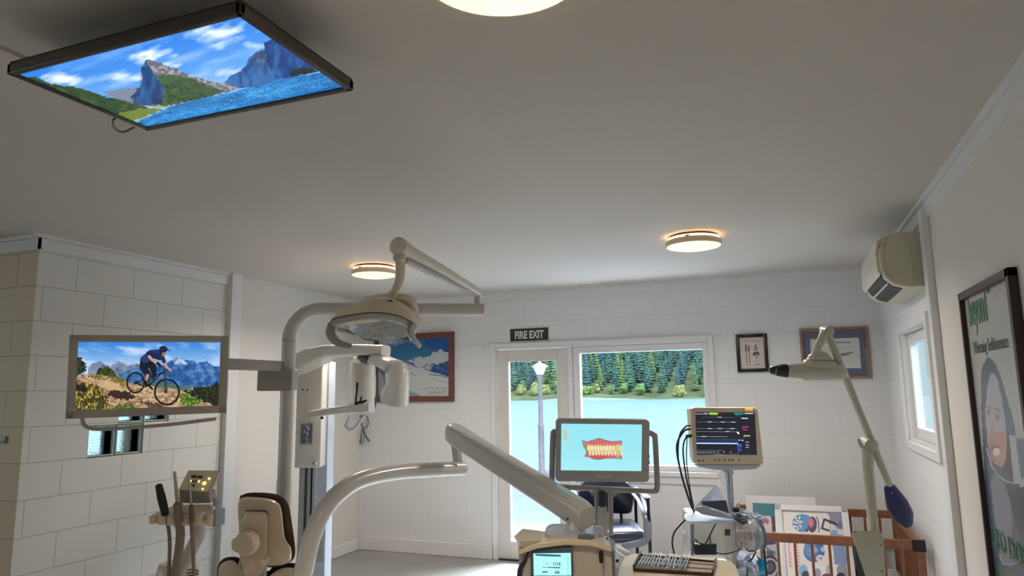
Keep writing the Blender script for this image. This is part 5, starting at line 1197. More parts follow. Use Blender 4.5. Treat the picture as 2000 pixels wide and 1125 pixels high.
for s_ in (-1, 1):
    X_ = s_*.265
    obj('leg', MB().tube([Ms@V((X_, -.26, 0)), Ms@V((X_, -.26, zs+.16)), Ms@V((X_, -.20, zs+.21)), Ms@V((X_, .20, zs+.21)), Ms@V((X_, .28, zs+.16)), Ms@V((X_, .30, 0))], .0125, 10, smooth=5), Mbl, t)
    obj('armrest', MB().tube([Ms@V((X_, -.24, zs+.225)), Ms@V((X_, 0, zs+.235)), Ms@V((X_, .24, zs+.225))], .026, 12, flat=.016, up=(0, 0, 1)), mat('silver_armrest', (168, 176, 196), .25, coat=.3), t)
    obj('seat_rail', MB().tube([Ms@V((s_*.22, -.26, zs-.10)), Ms@V((s_*.22, .28, zs-.10))], .011, 8), Mbl, t)
obj('crossbar', MB().tube([Ms@V((-.265, .1, zs-.11)), Ms@V((.265, .1, zs-.11))], .011, 8), Mbl, t)
for s_ in (-1, 1):
    obj('arm_loop', MB().tube([Ms@V((s_*.24, .22, zs+.20)), Ms@V((s_*.25, .0, zs+.18)), Ms@V((s_*.25, -.22, zs+.12)), Ms@V((s_*.25, -.28, zs+.02)), Ms@V((s_*.22, -.30, zs-.07)), Ms@V((s_*.06, -.31, zs-.10))], [.03, .032, .032, .030, .028, .022], 12, smooth=5, flat=.010, up=(0, 0, 1)), mat('slate_arm', (104, 108, 124), .35, coat=.2), t)
for s_ in (-1, 1): obj('back_post', MB().tube([Ms@V((s_*.14, .24, zs-.1)), Ms@V((s_*.14, .33, zs+.3))], .012, 8), Mbl, t)

# ------------------------------------------------------------------ pictures and signs on the far wall
YW = YF
def frame_on_far(name, x0, x1, z0, z1, fw, fd, mcol, label, cat, grp=None):
    t = thing(name, ((x0+x1)/2, YW, z0), label, cat, grp)
    B = MB()
    for (a, b_, c, d) in ((x0, x0+fw, z0, z1), (x1-fw, x1, z0, z1), (x0+fw, x1-fw, z1-fw, z1), (x0+fw, x1-fw, z0, z0+fw)): B.box((a, YW-fd, c), (b_, YW, d), bev=.002)
    obj('frame', B, mcol, t, smooth=30); return t
# mountain print
t = frame_on_far('mountain_picture', -3.846, -2.953, 1.414, 2.082, .052, .03, mat('mahogany', (112, 66, 58), .45, var=.12, scale=14), 'large snowy mountain print in a red brown wood frame', 'picture')
C = Can((-3.80, YW-.014, 2.035), (-2.998, YW-.014, 2.035), (-3.80, YW-.014, 1.46), 260, 190, (196, 200, 204))
X, Y = C.X, C.Y; zz_ = lambda a, b_: (640+a/7.03, 640+b_/7.03)
sk = C.inside([zz_(*p) for p in [(600, 100), (1700, 100), (1700, 480), (1560, 500), (1400, 520), (1330, 540), (1250, 560), (1120, 500), (1000, 440), (700, 420), (600, 400)]])
C.put(sk.astype(float), (54, 112, 160)); C.put(sk*np.clip((150-(Y-640)*7.03*1+150)/300, 0, 1), (20, 84, 158), .8)
cn = fbm(X*.035, Y*.06, 5); C.put(sk*np.clip((cn-.40)*4, 0, 1)*np.clip((1350-(X-640)*7.03)/350, 0, 1), (206, 212, 216), .9)
for p in [[(880, 300), (1100, 300), (1400, 350), (1420, 380), (1250, 410), (1050, 450), (880, 360)]]: C.poly([zz_(*q_) for q_ in p], (38, 118, 166), .85, 3, .12)
C.poly([zz_(*p) for p in [(1280, 110), (1680, 120), (1680, 330), (1560, 310), (1450, 320), (1360, 290), (1330, 200)]], (20, 84, 158), .95, 4, .1)
C.poly([zz_(*p) for p in [(1120, 440), (1200, 410), (1350, 400), (1450, 330), (1560, 300), (1690, 350), (1690, 480), (1560, 490), (1380, 500), (1250, 560)]], (206, 208, 206), .9, 4, .15)
C.poly([zz_(*p) for p in [(1330, 540), (1440, 520), (1560, 490), (1700, 460), (1700, 700), (1560, 640), (1420, 610), (1340, 590)]], (34, 70, 132), 1, 2, .2)
mk = C.inside([zz_(*p) for p in [(1330, 540), (1440, 520), (1560, 490), (1700, 460), (1700, 700), (1560, 640), (1420, 610), (1340, 590)]]); C.put(mk*np.clip((fbm(X*.2, Y*.3, 4)-.5)*5, 0, 1), (96, 130, 176), .6)
C.poly([zz_(*p) for p in [(700, 420), (850, 440), (1050, 480), (1200, 540), (1330, 560), (1420, 610), (1560, 640), (1700, 690), (1700, 980), (700, 980)]], (202, 206, 208), 1, 1.5, .15)
C.ell(*zz_(1375, 545), 8, 7, (150, 160, 166), .9); C.ell(*zz_(1375, 545), 4, 4, (206, 210, 210), .7)
C.line([zz_(1000, 430), zz_(1120, 490), zz_(1230, 545)], 1.0, (80, 90, 100), .7); C.line([zz_(1400, 640), zz_(1560, 660), zz_(1640, 690)], .9, (60, 90, 140), .8); C.line([zz_(1120, 630), zz_(1220, 660)], .8, (120, 126, 130), .6); C.line([zz_(1420, 690), zz_(1660, 760)], .7, (150, 156, 160), .8)
C.poly([zz_(*p) for p in [(700, 540), (800, 560), (800, 760), (1000, 780), (1300, 950), (700, 960)]], (140, 156, 170), .8, 2); C.poly([zz_(*p) for p in [(700, 540), (760, 540), (800, 600), (790, 760), (740, 640)]], (60, 84, 104), .7, 2)
C.ell(*zz_(930, 292), 2, .8, (60, 80, 100)); C.ell(*zz_(1180, 448), 2, 1, (80, 90, 100)); C.ell(*zz_(1465, 325), 2, .9, (90, 110, 130))
C.put(C.inside([zz_(*p) for p in [(1660, 120), (1700, 120), (1700, 940), (1660, 940)]]).astype(float), (170, 172, 174), .5)
C.build('print', picmat('mountain_print'), t)
text('lettering', 'ARAPI', mat('silver_lettering', (150, 154, 160), .4), (-3.23, YW-.0150, 1.482), (1, 0, 0), (0, 0, 1), .062, t, sx_=1.15)
obj('letter_flourish', MB().tube([(-3.29, YW-.0155, 1.535), (-3.25, YW-.0155, 1.545), (-3.02, YW-.0155, 1.540)], .0025, 6), mat('silver_lettering', (0, 0, 0)), t)
# fire exit sign
t = thing('exit_sign', (-2.185, YW, 1.96), 'FIRE EXIT sign in pale letters on dark green above the glazed door', 'sign')
obj('plate', MB().box((-2.377, YW-.008, 1.957), (-1.990, YW, 2.084), bev=.002), mat('sign_border', (196, 198, 190), .4), t)
obj('panel', MB().box((-2.370, YW-.0095, 1.964), (-1.997, YW-.007, 2.077)), mat('sign_green', (24, 44, 34), .35), t, smooth=0)
text('lettering', 'FIRE EXIT', mat('sign_white', (214, 218, 210), .4), (-2.1835, YW-.0105, 1.9855), (1, 0, 0), (0, 0, 1), .098, t, sx_=.70, bold=.0035, align='CENTER')
# small black frame
t = frame_on_far('small_picture', -.357, -.112, 1.628, 1.940, .028, .022, mat('black_frame', (20, 20, 22), .3), 'small black framed certificate with drawings of dental tools', 'picture')
C = Can((-.331, YW-.010, 1.914), (-.138, YW-.010, 1.914), (-.331, YW-.010, 1.654), 110, 150, (206, 196, 190))
zd = lambda a, b_: (1420+a/4.688, 620+b_/4.688)
def DL(pts, r_, c, a=1): C.line([zd(*p) for p in pts], r_, c, a)
DL([(148, 213), (300, 217)], .7, (120, 108, 108), .6); DL([(175, 255), (173, 300)], [1.8, 1.8], (110, 90, 100)); DL([(175, 310), (185, 435)], 1.0, (130, 116, 122)); DL([(202, 265), (198, 310)], 1.6, (104, 84, 96)); DL([(203, 310), (210, 435)], .9, (140, 126, 130))
DL([(262, 250), (262, 275)], 1.0, (70, 60, 80)); C.ell(*zd(263, 285), 3.6, 4.2, (110, 104, 130)); C.ell(*zd(263, 285), 1.6, 1.8, (190, 184, 190))
C.poly([zd(*p) for p in [(240, 318), (290, 312), (300, 345), (285, 340), (250, 345), (236, 355)]], (96, 76, 96)); DL([(238, 350), (300, 348)], .6, (120, 90, 110)); C.ell(*zd(272, 370), 1.5, 1.6, (40, 36, 44)); DL([(245, 395), (295, 393)], .3, (150, 140, 140)); DL([(255, 432), (295, 432)], .8, (90, 80, 90), .7); DL([(245, 410), (298, 410)], .3, (150, 140, 140))
C.build('print', picmat('tool_drawing_print'), t)
obj('mat_board', MB().box((-.332, YW-.009, 1.652), (-.136, YW-.002, 1.916)), Mpap, t)
# large certificate
t = frame_on_far('certificate', .137, .632, 1.560, 1.962, .020, .024, mat('oak_frame', (150, 116, 88), .45, var=.15, scale=20), 'white certificate with blue mount in a wide oak frame, behind the whitening lamp', 'picture')
C = Can((.155, YW-.012, 1.944), (.614, YW-.012, 1.944), (.155, YW-.012, 1.578), 200, 160, (96, 100, 124))
C.put(np.clip((fbm(C.X*.08, C.Y*.02, 3)-.45)*3, 0, 1), (116, 108, 134), .35)
C.poly([zd(*p) for p in [(760, 200), (1208, 186), (1228, 465), (775, 470)]], (204, 206, 204))
DL([(880, 230), (1130, 228)], .9, (70, 70, 76), .8); DL([(880, 280), (1150, 272)], .35, (140, 140, 144)); C.poly([zd(*p) for p in [(1035, 330), (1080, 325), (1165, 310), (1160, 320), (1110, 345), (1050, 356)]], (130, 126, 136)); C.poly([zd(*p) for p in [(1240, 260), (1285, 290), (1300, 540), (1290, 540)]], (150, 152, 164), .35)
C.line([zd(1278, 290), zd(1302, 538)], .7, (190, 192, 200)); C.build('print', picmat('certificate_print'), t)

# outlet with hanging cables near the corner
t = thing('cable_hanger', (-3.93, YF, 1.1), 'grey looped cables hanging from a wall plate in the far left corner', 'cable')
zx = lambda a, b_: (540+a/2.42, 660+b_/2.42)
obj('wall_plate', MB().box((-3.975, YF-.012, at(*zx(370, 395), y=YF).z), (-3.93, YF, at(*zx(370, 372), y=YF).z+.02), bev=.003), M_white, t)
Mcb = mat('grey_cable_b', (108, 108, 104), .5)
def fw_(a, b_, off=.025): p = at(*zx(a, b_), y=YF-off); return p
for pts, r_ in [([(385, 380), (410, 365), (430, 375), (432, 410), (412, 425), (400, 400), (405, 370)], .006), ([(405, 430), (400, 470), (398, 500)], .006), ([(410, 430), (420, 460), (438, 486)], .009), ([(365, 395), (358, 440), (364, 475), (375, 485)], .004), ([(388, 430), (390, 470), (398, 505), (408, 500), (414, 450)], .004)]:
    obj('cable', MB().tube([fw_(*p, off=.03) for p in pts], r_, 8, smooth=6), Mcb, t)
obj('clip', MB().tube([fw_(398, 508, .01), fw_(398, 508, .03)], .016, 12), M_white, t)
obj('clip', MB().tube([fw_(403, 582, .0), fw_(403, 582, .015)], .010, 10), M_white, t)

# ------------------------------------------------------------------ air conditioner on the right wall
t = thing('air_conditioner', (XR, 4.6, 2.28), 'cream wall mounted air conditioner high above the side window', 'air conditioner')
ya, yb = 4.085, 4.90
def acp(o_, z_): return (XR-o_, z_)
prof = [(0, 2.292), (.10, 2.296), (.165, 2.290), (.205, 2.262), (.222, 2.20), (.222, 2.12), (.205, 2.06), (.165, 2.022), (.11, 2.003), (0, 1.998)]
obj('casing', MB().prism([V((XR-a, ya, b_)) for a, b_ in prof], (0, yb-ya, 0)), mat('ac_cream', (196, 192, 172), .45), t, smooth=40, bevel=.006)
pf2 = [(.19, 2.285), (.228, 2.262), (.238, 2.20), (.236, 2.10), (.224, 2.075), (.215, 2.10), (.215, 2.24)]
obj('front_panel', MB().prism([V((XR-a, ya+.03, b_)) for a, b_ in pf2], (0, yb-ya-.06, 0)), mat('ac_white', (214, 208, 194), .4), t, smooth=40, bevel=.003)
obj('louvre_slot', MB().prism([V((XR-a, ya+.08, b_)) for a, b_ in [(.2195, 2.085), (.205, 2.055), (.165, 2.0185), (.118, 2.002), (.114, 2.010), (.20, 2.07), (.212, 2.09)]], (0, yb-ya-.2, 0)), M_black, t, smooth=0)
for a, b_ in ((.186, 2.036),):
    obj('louvre_blade', MB().prism([V((XR-a-.006, ya+.08, b_+.001)), V((XR-a+.0, ya+.08, b_-.006)), V((XR-a+.003, ya+.08, b_-.003)), V((XR-a-.003, ya+.08, b_+.004))], (0, yb-ya-.2, 0)), M_white, t, smooth=0)
obj('seam', MB().tube([V((XR-.085, ya-.001, 2.294)), V((XR-.075, ya-.001, 2.15)), V((XR-.07, ya-.001, 2.003))], .0015, 6, smooth=4), M_dgrey, t)
obj('end_cover', MB().tube([V((XR-.175, ya-.002, 2.28)), V((XR-.20, ya-.002, 2.22)), V((XR-.20, ya-.002, 2.10)), V((XR-.17, ya-.002, 2.045))], .0022, 6, smooth=5), M_dgrey, t)
obj('service_flap', MB().tube([V((XR-.008, ya-.001, 2.062)), V((XR-.035, ya-.001, 2.06)), V((XR-.055, ya-.001, 2.035)), V((XR-.04, ya-.001, 2.008)), V((XR-.008, ya-.001, 2.008))], .0014, 6), M_dgrey, t)
tag(obj('wall_fitting', MB().lathe([(.030, 0), (.030, .006), (.024, .014), (.006, .018)], (XR, 5.40, 1.228), (-1, 0, 0), n=28), M_white), 'small round white bumper on the right wall left of the side window', 'fitting')  # small round white wall fitting, its use not known
tag(obj('wall_switch', MB().box((at(14, 874, y=YC).x-.075, YC-.015, 1.245), (at(14, 874, y=YC).x, YC-.003, 1.285), bev=.003), mat('brown_switch', (150, 134, 116), .4)), 'small tan switch plate on the shaded wall at the left edge', 'switch')

# ------------------------------------------------------------------ poster on the near right wall
py0, py1, pz0, pz1 = 2.695, 3.400, .55, 1.872
t = thing('framed_poster', (XR, 3.05, pz0), 'tall dark framed tooth whitening poster with a smiling woman in a hood', 'poster')
B = MB(); fw2 = .03
for (a, b_, c, d) in ((py0, py0+fw2, pz0, pz1), (py1-fw2*.7, py1, pz0, pz1), (py0, py1, pz1-fw2, pz1), (py0, py1, pz0, pz0+fw2)): B.box((XR-.030, a, c), (XR, b_, d), bev=.002)
obj('frame', B, mat('dark_walnut', (62, 44, 42), .4), t, smooth=30)
C = Can((XR-.012, py1-fw2*.7, pz1-fw2), (XR-.012, py0+fw2, pz1-fw2), (XR-.012, py1-fw2*.7, pz0+fw2), 220, 420, (196, 196, 192))
X, Y = C.X, C.Y; zq = lambda a, b_: (1900+a/5.11, 680+b_/5.11); zr = lambda a, b_: (1880+a/3.95, 840+b_/3.95)
C.poly([zq(*p) for p in [(150, 88), (190, 110), (235, 170), (290, 320), (350, 530), (400, 700), (430, 870), (420, 1000), (470, 1400), (560, 1900), (560, 2300), (180, 2300), (130, 1500), (100, 900), (85, 560), (80, 260), (105, 160)]], (84, 96, 120), 1, 1)
C.poly([zq(*p) for p in [(190, 110), (235, 170), (290, 320), (350, 530), (425, 860), (330, 850), (300, 600), (270, 420), (230, 260)]], (80, 112, 136), .9, 1)
C.poly([zq(*p) for p in [(180, 250), (215, 250), (250, 330), (280, 450), (310, 620), (335, 850), (340, 960), (330, 1125), (300, 1180), (230, 1160), (180, 1090), (150, 950), (135, 780), (125, 600), (145, 400)]], (184, 182, 194), 1, 1)
C.poly([zq(*p) for p in [(150, 820), (335, 835), (340, 960), (325, 1125), (295, 1190), (230, 1160), (180, 1090), (155, 950)]], (196, 152, 142), 1, .5)
for (a, b_, rx, ry) in ((158, 640, 4.6, 8), (245, 690, 5.4, 9.5)): C.ell(*zq(a, b_), rx, ry, (110, 110, 128), .8, .5)
C.line([zq(130, 585), zq(185, 600)], 1.5, (100, 100, 116), .7); C.line([zq(215, 600), zq(270, 630)], 1.6, (100, 100, 116), .7)
C.line([zq(195, 740), zq(190, 900), zq(205, 950)], 1.6, (160, 130, 130), .5)
C.ell(*zq(230, 1010), 9.5, 9, (150, 90, 92), .9); C.ell(*zq(236, 1035), 7.2, 8, (232, 228, 226)); C.line([zq(178, 960), zq(190, 1040), zq(215, 1110)], 1.2, (140, 96, 96), .6)
C.poly([zq(*p) for p in [(335, 850), (360, 850), (385, 1000), (385, 1200), (400, 1330), (300, 1190), (330, 1100), (345, 950)]], (84, 64, 76), .9)
C.poly([zq(*p) for p in [(362, 860), (520, 890), (560, 1350), (410, 1350), (385, 1100)]], (188, 194, 192)); C.poly([zq(*p) for p in [(430, 900), (520, 900), (560, 1300), (480, 1300)]], (90, 116, 150), .8, 1)
C.line([zq(140, 1000), zq(190, 1180), zq(250, 1270), zq(330, 1330), zq(420, 1350), zq(560, 1350)], 1.1, (206, 206, 216))
C.poly([zr(*p) for p in [(235, 330), (300, 380), (380, 440), (520, 440), (520, 900), (470, 900), (400, 700), (370, 560), (330, 420)]], (48, 72, 88), .9, 1)
C.poly([zr(*p) for p in [(240, 330), (330, 420), (365, 560), (385, 700), (380, 850), (330, 900), (270, 800), (240, 620), (215, 420)]], (138, 140, 160), .8, 1)
C.ell(*zr(350, 960), 17, 20, (146, 148, 160), .9); C.line([zr(285, 960), zr(310, 1030), zr(370, 1040), (2004, 1090)], 1.0, (204, 206, 210))
C.put(C.inside([zr(*p) for p in [(270, 1030), (330, 1080), (420, 1160), (520, 1300), (520, 1600), (290, 1600)]]).astype(float), (44, 104, 60))
C.build('print', picmat('poster_print', rough=.25), t)
Mgr = mat('poster_green', (34, 108, 60), .4); Mgy = mat('poster_grey', (96, 98, 100), .4)
YX, ZX = (0, -1, 0), (0, 0, 1)
tp_ = at(1899, 630, x=XR-.013); text('lettering', 'beyond', Mgr, (XR-.0128, py1-.075, tp_.z-.008), YX, ZX, .185, t, sx_=.50, bold=.004)
text('trade_mark', 'TM', Mgr, (XR-.0128, py1-.37, tp_.z+.085), YX, ZX, .028, t)
text('tagline', 'Whitening Seditionouses', Mgy, (XR-.0128, py1-.085, tp_.z-.125), YX, ZX, .072, t, sx_=.66)
tb_ = at(1950, 1062, x=XR-.013); text('lettering', 'EYO DOSE', Mgr, (XR-.0128, py1-.04, at(1945, 1062, x=XR-.013).z-.01), YX, ZX, .105, t, sx_=.98, bold=.002)

# ------------------------------------------------------------------ wooden playpen in the far right corner
M_oak = mat('cot_wood', (134, 84, 58), .42, var=.18, scale=18, coat=.15)
fy, by, xl_, xr_, zh = 4.79, 5.86, -.40, .672, .605
t = thing('playpen', (.14, 5.3, 0), 'brown wooden slatted playpen in the corner holding leaning posters', 'playpen')
def rail(a, b_, hgt=.055, th=.022): 
    d_ = (V(b_)-V(a)); return MB().beam([V(a), V(b_)], [(th, hgt)]*2, p=9)
for nm, a, b_ in (('front_rail', (xl_, fy, zh-.028), (xr_, fy, zh-.028)), ('back_rail', (xl_, by, zh-.028), (xr_, by, zh-.028)), ('side_rail', (xr_, fy, zh-.028), (xr_, by, zh-.028)), ('side_rail', (xl_, fy, zh-.028), (xl_, by, zh-.028))):
    obj(nm, rail(a, b_), M_oak, t, smooth=30, bevel=.003)
    lo_ = (a[0], a[1], .06), (b_[0], b_[1], .06); obj('bottom_rail', rail(*lo_), M_oak, t, smooth=30)
sp = MB().box((-.008, -.012, .06), (.008, .012, zh-.05)).bm
me = bpy.data.meshes.new('slat'); sp.to_mesh(me); sp.free(); me.materials.append(M_oak)
def slat(x_, y_):
    o = bpy.data.objects.new('slat', me); COL.objects.link(o); o.parent = t; o.location = V((x_, y_, 0))-t.location
for i in range(1, 11):
    slat(xl_+(xr_-xl_)*i/11, fy); slat(xl_+(xr_-xl_)*i/11*1.0, by)
for i in range(1, 12):
    slat(xr_, fy+(by-fy)*i/12); slat(xl_, fy+(by-fy)*i/12)
for x_, y_ in ((xl_, fy), (xr_, fy), (xl_, by), (xr_, by)): obj('corner_post', MB().box((x_-.018, y_-.018, 0), (x_+.018, y_+.018, zh-.0), bev=.003), M_oak, t)
obj('corner_cap', MB().box((xr_-.045, fy-.020, zh-.062), (xr_+.024, fy+.02, zh+.004), bev=.003), M_black, t)
# things leaning inside it
def leaning(name, corners, d0, d1, label, cat, w_, h_, base_, fwid, fcol):
    pass
def lean_panel(px0, px1, pyt, yb_, yt_, zb_, label, name, cat, fcol, fwid, draw, thick=.012, res=(170, 240), pyt2=None):
    """flat board: top edge rests back at y=yt_, foot stands at y=yb_ on height zb_"""
    tlp = at(px0, pyt, y=yt_); trp = at(px1, pyt2 or pyt, y=yt_)
    zt__ = (tlp.z+trp.z)/2
    a = V((tlp.x, yt_, zt__)); b_ = V((trp.x, yt_, zt__)); c = V((tlp.x, yb_, zb_))
    t = thing(name, ((a.x+b_.x)/2, yb_, zb_), label, cat)
    xx_ = (b_-a).normalized(); yy_ = (a-c).normalized(); n_ = xx_.cross(yy_)
    if n_.y > 0: n_ = -n_
    W_, H_ = (b_-a).length, (a-c).length
    Bq = MB(); slab(Bq, a, xx_, yy_, n_, W_, H_, thick, .002, z0=.0)
    if fwid:
        for (u0, v0, ww, hh_) in ((0, 0, W_, fwid), (0, H_-fwid, W_, fwid), (0, 0, fwid, H_), (W_-fwid, 0, fwid, H_)): slab(Bq, a, xx_, yy_, n_, ww, hh_, .010, .002, x0=u0, y0=v0, z0=-.008)
    obj('board' if not fwid else 'frame', Bq, fcol, t, smooth=30)
    if draw:
        o_ = fwid or .001; C_ = Can(a+xx_*o_-yy_*o_+n_*.0012, b_-xx_*o_-yy_*o_+n_*.0012, c+xx_*o_+yy_*o_+n_*.0012, *res, base=(214, 214, 218)); draw(C_, a, xx_, yy_, n_, t); C_.build('print', picmat(name+'_print'), t)
    return t, a, xx_, yy_, n_
zpz = lambda a, b_: (1450+a/6.817, 960+b_/6.817)
lean_panel(1456, 1592, 967, 5.70, 5.832, .05, 'plain white board leaning on the wall behind the playpen posters', 'white_board', 'board', mat('board_white', (216, 216, 220), .5), 0, None, pyt2=972)
def draw_teal(C, a, xx_, yy_, n_, t):
    P = lambda pts, rgb, al=1, wob=1: C.poly([zpz(*p) for p in pts], rgb, al, wob, .3)
    C.img[:] = np.array((200, 198, 206))/255
    P([(100, 100), (470, 100), (470, 355), (100, 320)], (22, 112, 132), 1, 0)
    P([(230, 330), (370, 320), (390, 360), (380, 500), (200, 520), (200, 380)], (212, 200, 206)); 
    for i in range(8): C.line([zpz(230+i*14, 340+(i*37) % 60), zpz(270+i*12, 380+(i*53) % 70)], 1.3, (206, 96, 110) if i % 2 else (60, 50, 90), .8)
    P([(380, 340), (440, 340), (450, 540), (400, 540)], (84, 62, 66)); P([(200, 600), (440, 640), (440, 700), (280, 720), (150, 760)], (52, 62, 130), .9)
    P([(300, 720), (440, 800), (460, 860), (330, 780)], (96, 150, 190)); P([(320, 780), (400, 800), (450, 900), (450, 1050), (380, 1110), (330, 1110)], (96, 98, 110)); 
    for r_ in (9, 13, 17): 
        d = np.hypot(C.X-zpz(370, 1010)[0], (C.Y-zpz(370, 1010)[1])*.8); C.put((np.abs(d-r_) < 1.2).astype(float), (40, 50, 96) if r_ != 13 else (190, 196, 210))
    P([(120, 960), (200, 940), (250, 1000), (250, 1125), (130, 1125)], (40, 140, 180))
t, a, xx_, yy_, n_ = lean_panel(1469.5, 1530, 981, 5.56, 5.80, .05, 'teal topped printed poster partly hidden behind the white framed print', 'teal_poster', 'poster', mat('board_white', (0, 0, 0)), 0, draw_teal, res=(90, 260), pyt2=985)
for s_, a_ in (('II', 146), ('co', 243), ('Ks', 350)): text('lettering', s_, mat('lettering_white', (226, 232, 232), .5), at(*zpz(a_, 246), y=5.79)+V((0, -.010, 0)), xx_, yy_, .050, t, sx_=.82)
def draw_print(C, a, xx_, yy_, n_, t):
    P = lambda pts, rgb, al=1, wob=.6: C.poly([zpz(*p) for p in pts], rgb, al, wob, .3)
    P([(520, 245), (1320, 275), (1345, 570), (1420, 1300), (600, 1300), (550, 560)], (140, 138, 158), 1, 0)
    P([(540, 272), (1120, 290), (1160, 330), (1170, 560), (1240, 960), (1300, 1300), (620, 1300), (560, 560)], (222, 216, 214), 1, 0)
    P([(1200, 680), (1360, 690), (1400, 960), (1230, 970)], (120, 146, 190), 1, 0)
    P([(1170, 410), (1230, 430), (1260, 500), (1340, 510), (1350, 580), (1180, 560)], (212, 202, 206))
    C.ell(*zpz(800, 420), 20, 17.5, (74, 140, 196)); 
    for i in range(46):
        a_ = i*2.4; r_ = (i/46)**.5*16; cx_, cy_ = zpz(745, 420); C.ell(cx_+r_*.6*math.cos(a_)-1, cy_+r_*.85*math.sin(a_), 1.5, 1.3, (226, 232, 236) if i % 3 else (28, 60, 110))
    C.ell(*zpz(930, 440), 9, 15.5, (66, 52, 96)); C.ell(*zpz(912, 415), 5.5, 9, (206, 112, 130)); C.ell(*zpz(860, 515), 3, 3.4, (70, 40, 90))
    C.line([zpz(990, 340), zpz(1015, 430), zpz(1018, 540)], .9, (50, 46, 60))
    for p0, p1 in (((1090, 370), (1060, 490)), ((1090, 370), (1230, 420)), ((1060, 490), (1150, 520)), ((1150, 400), (1300, 460)), ((1300, 410), (1300, 470))): C.line([zpz(*p0), zpz(*p1)], 2.0, (58, 44, 74))
    C.ell(*zpz(1115, 440), 4.4, 4.6, (226, 214, 218)); C.ell(*zpz(1225, 540), 7, 5, (110, 170, 210)); C.ell(*zpz(1300, 440), 5, 5, (96, 110, 170))
    C.ell(*zpz(955, 790), 21, 22, (40, 104, 176)); C.ell(*zpz(900, 760), 12, 17, (90, 140, 200), .8); C.ell(*zpz(950, 780), 11, 8, (196, 150, 186), .8, .4); C.ell(*zpz(1075, 770), 5, 5, (206, 226, 236), .7); C.ell(*zpz(1035, 890), 8, 6.6, (226, 222, 224))
    for i in range(12): C.ell(zpz(1035, 890)[0]+5*math.cos(i*1.7)*((i % 3)+1)/3, zpz(1035, 890)[1]+4*math.sin(i*1.7)*((i % 3)+1)/3, .8, 1.0, (60, 46, 60))
    for b_ in range(4): C.line([zpz(1160, 720+b_*55), zpz(1163, 750+b_*55)], .9, (40, 36, 40))
    for col_, (xa, ya_) in enumerate(((615, 640), (720, 640))):
        for i in range(9):
            y_ = ya_+i*42; C.line([zpz(xa-18+i*3, y_), zpz(xa+20+i*3, y_+12), zpz(xa-10+i*3, y_+30)], .7, (206, 104, 120), .9)
    P([(760, 1125), (780, 1020), (860, 975), (1020, 980), (1290, 970), (1280, 1000), (1290, 1300), (760, 1300)], (226, 228, 232), 1, 1); C.ell(*zpz(810, 1060), 9, 13, (130, 180, 216)); C.ell(*zpz(1000, 1090), 7, 10, (150, 156, 172)); C.ell(*zpz(1160, 1040), 7, 11, (168, 172, 184)); C.ell(*zpz(1310, 1040), 8, 11, (140, 146, 168)); C.ell(*zpz(840, 1110), 7, 8, (40, 42, 80)); C.ell(*zpz(1130, 1125), 10, 5, (130, 40, 60)); C.ell(*zpz(1310, 1120), 8, 6, (40, 34, 50))
lean_panel(1512.5, 1655, 986, 5.42, 5.785, .05, 'white framed colourful medical print leaning inside the playpen', 'framed_print', 'poster', mat('frame_white', (218, 218, 222), .45), .045, draw_print, res=(260, 300), pyt2=989)
sheet('red_box', [(1671, 1113, 5.05), (1738, 1118, 5.05), (1745, 1190, 5.0), (1671, 1185, 5.0)], mat('dark_red_card', (140, 42, 50), .5), 'dark red box standing in the playpen behind the lamp stand', 'box', th=.05)
tag(obj('grey_cushion', MB().lathe([(.005, -.03), (.045, -.026), (.06, 0), (.045, .026), (.005, .03)], Pd(1742, 1128, 4.8), (cr.y*0+.1, -1, .1)), mat('pale_grey_cloth', (176, 178, 186), .7), smooth=60), 'round pale grey cushion beside the red box in the playpen', 'cushion')
tag(obj('green_folder', MB().box((at(1671, 1080, y=5.55).x, 5.55, .06), (at(1671, 1080, y=5.55).x+.07, 5.57, .50)), mat('dark_green_card', (40, 66, 60), .5)), 'dark green folder standing just right of the white framed print', 'folder')
sheet('picture_book', [(1779, 1086, 4.55), (1787, 1094, 4.5), (1790, 1190, 4.5), (1768, 1190, 4.55)], mat('indigo_cover', (62, 66, 130), .45, var=.5, scale=40), 'indigo patterned picture book standing in the near playpen corner', 'book', th=.03)
sheet('storage_case', [(1786, 1098, 4.45), (1811, 1117, 4.42), (1812, 1190, 4.42), (1784, 1190, 4.45)], mat('violet_grey_case', (92, 80, 104), .4), 'violet grey case with a pale rim leaning right of the picture book', 'case', th=.03)

# ------------------------------------------------------------------ whitening lamp
DW = 3.15
zw = lambda a, b_: (1500+a/8.655, 630+b_/8.655)
M_wl = mat('lamp_cream', (206, 204, 190), .35, var=.01, coat=.2)
cw_ = Pd(1705, 1100, DW)
t = thing('whitening_lamp', (cw_.x, cw_.y, 0), 'cream tooth whitening lamp on a jointed arm with a dark blue counterweight', 'dental lamp')
def ringpx(cx_, y0_, y1_, dep, n=20, tilt=0):
    cy_ = (y0_+y1_)/2; ry = (y1_-y0_)/2*DW/F_PX; c = Pd(cx_, cy_, DW)
    return [c+cu*math.sin(2*math.pi*k_/n)*ry+fwd*math.cos(2*math.pi*k_/n)*dep for k_ in range(n)]
def loftr(rings):
    B = MB(); B._skin([[B.bm.verts.new(p) for p in r_] for r_ in rings]); return B
obj('lamp_head', loftr([ringpx(1534, 712, 737, .030), ringpx(1548, 710, 738.5, .038), ringpx(1570, 708, 739.5, .048), ringpx(1600, 706, 740.5, .055), ringpx(1625, 707, 740.5, .055), ringpx(1645, 712, 740, .045), ringpx(1652, 722, 739, .025)]), M_wl, t, smooth=60)
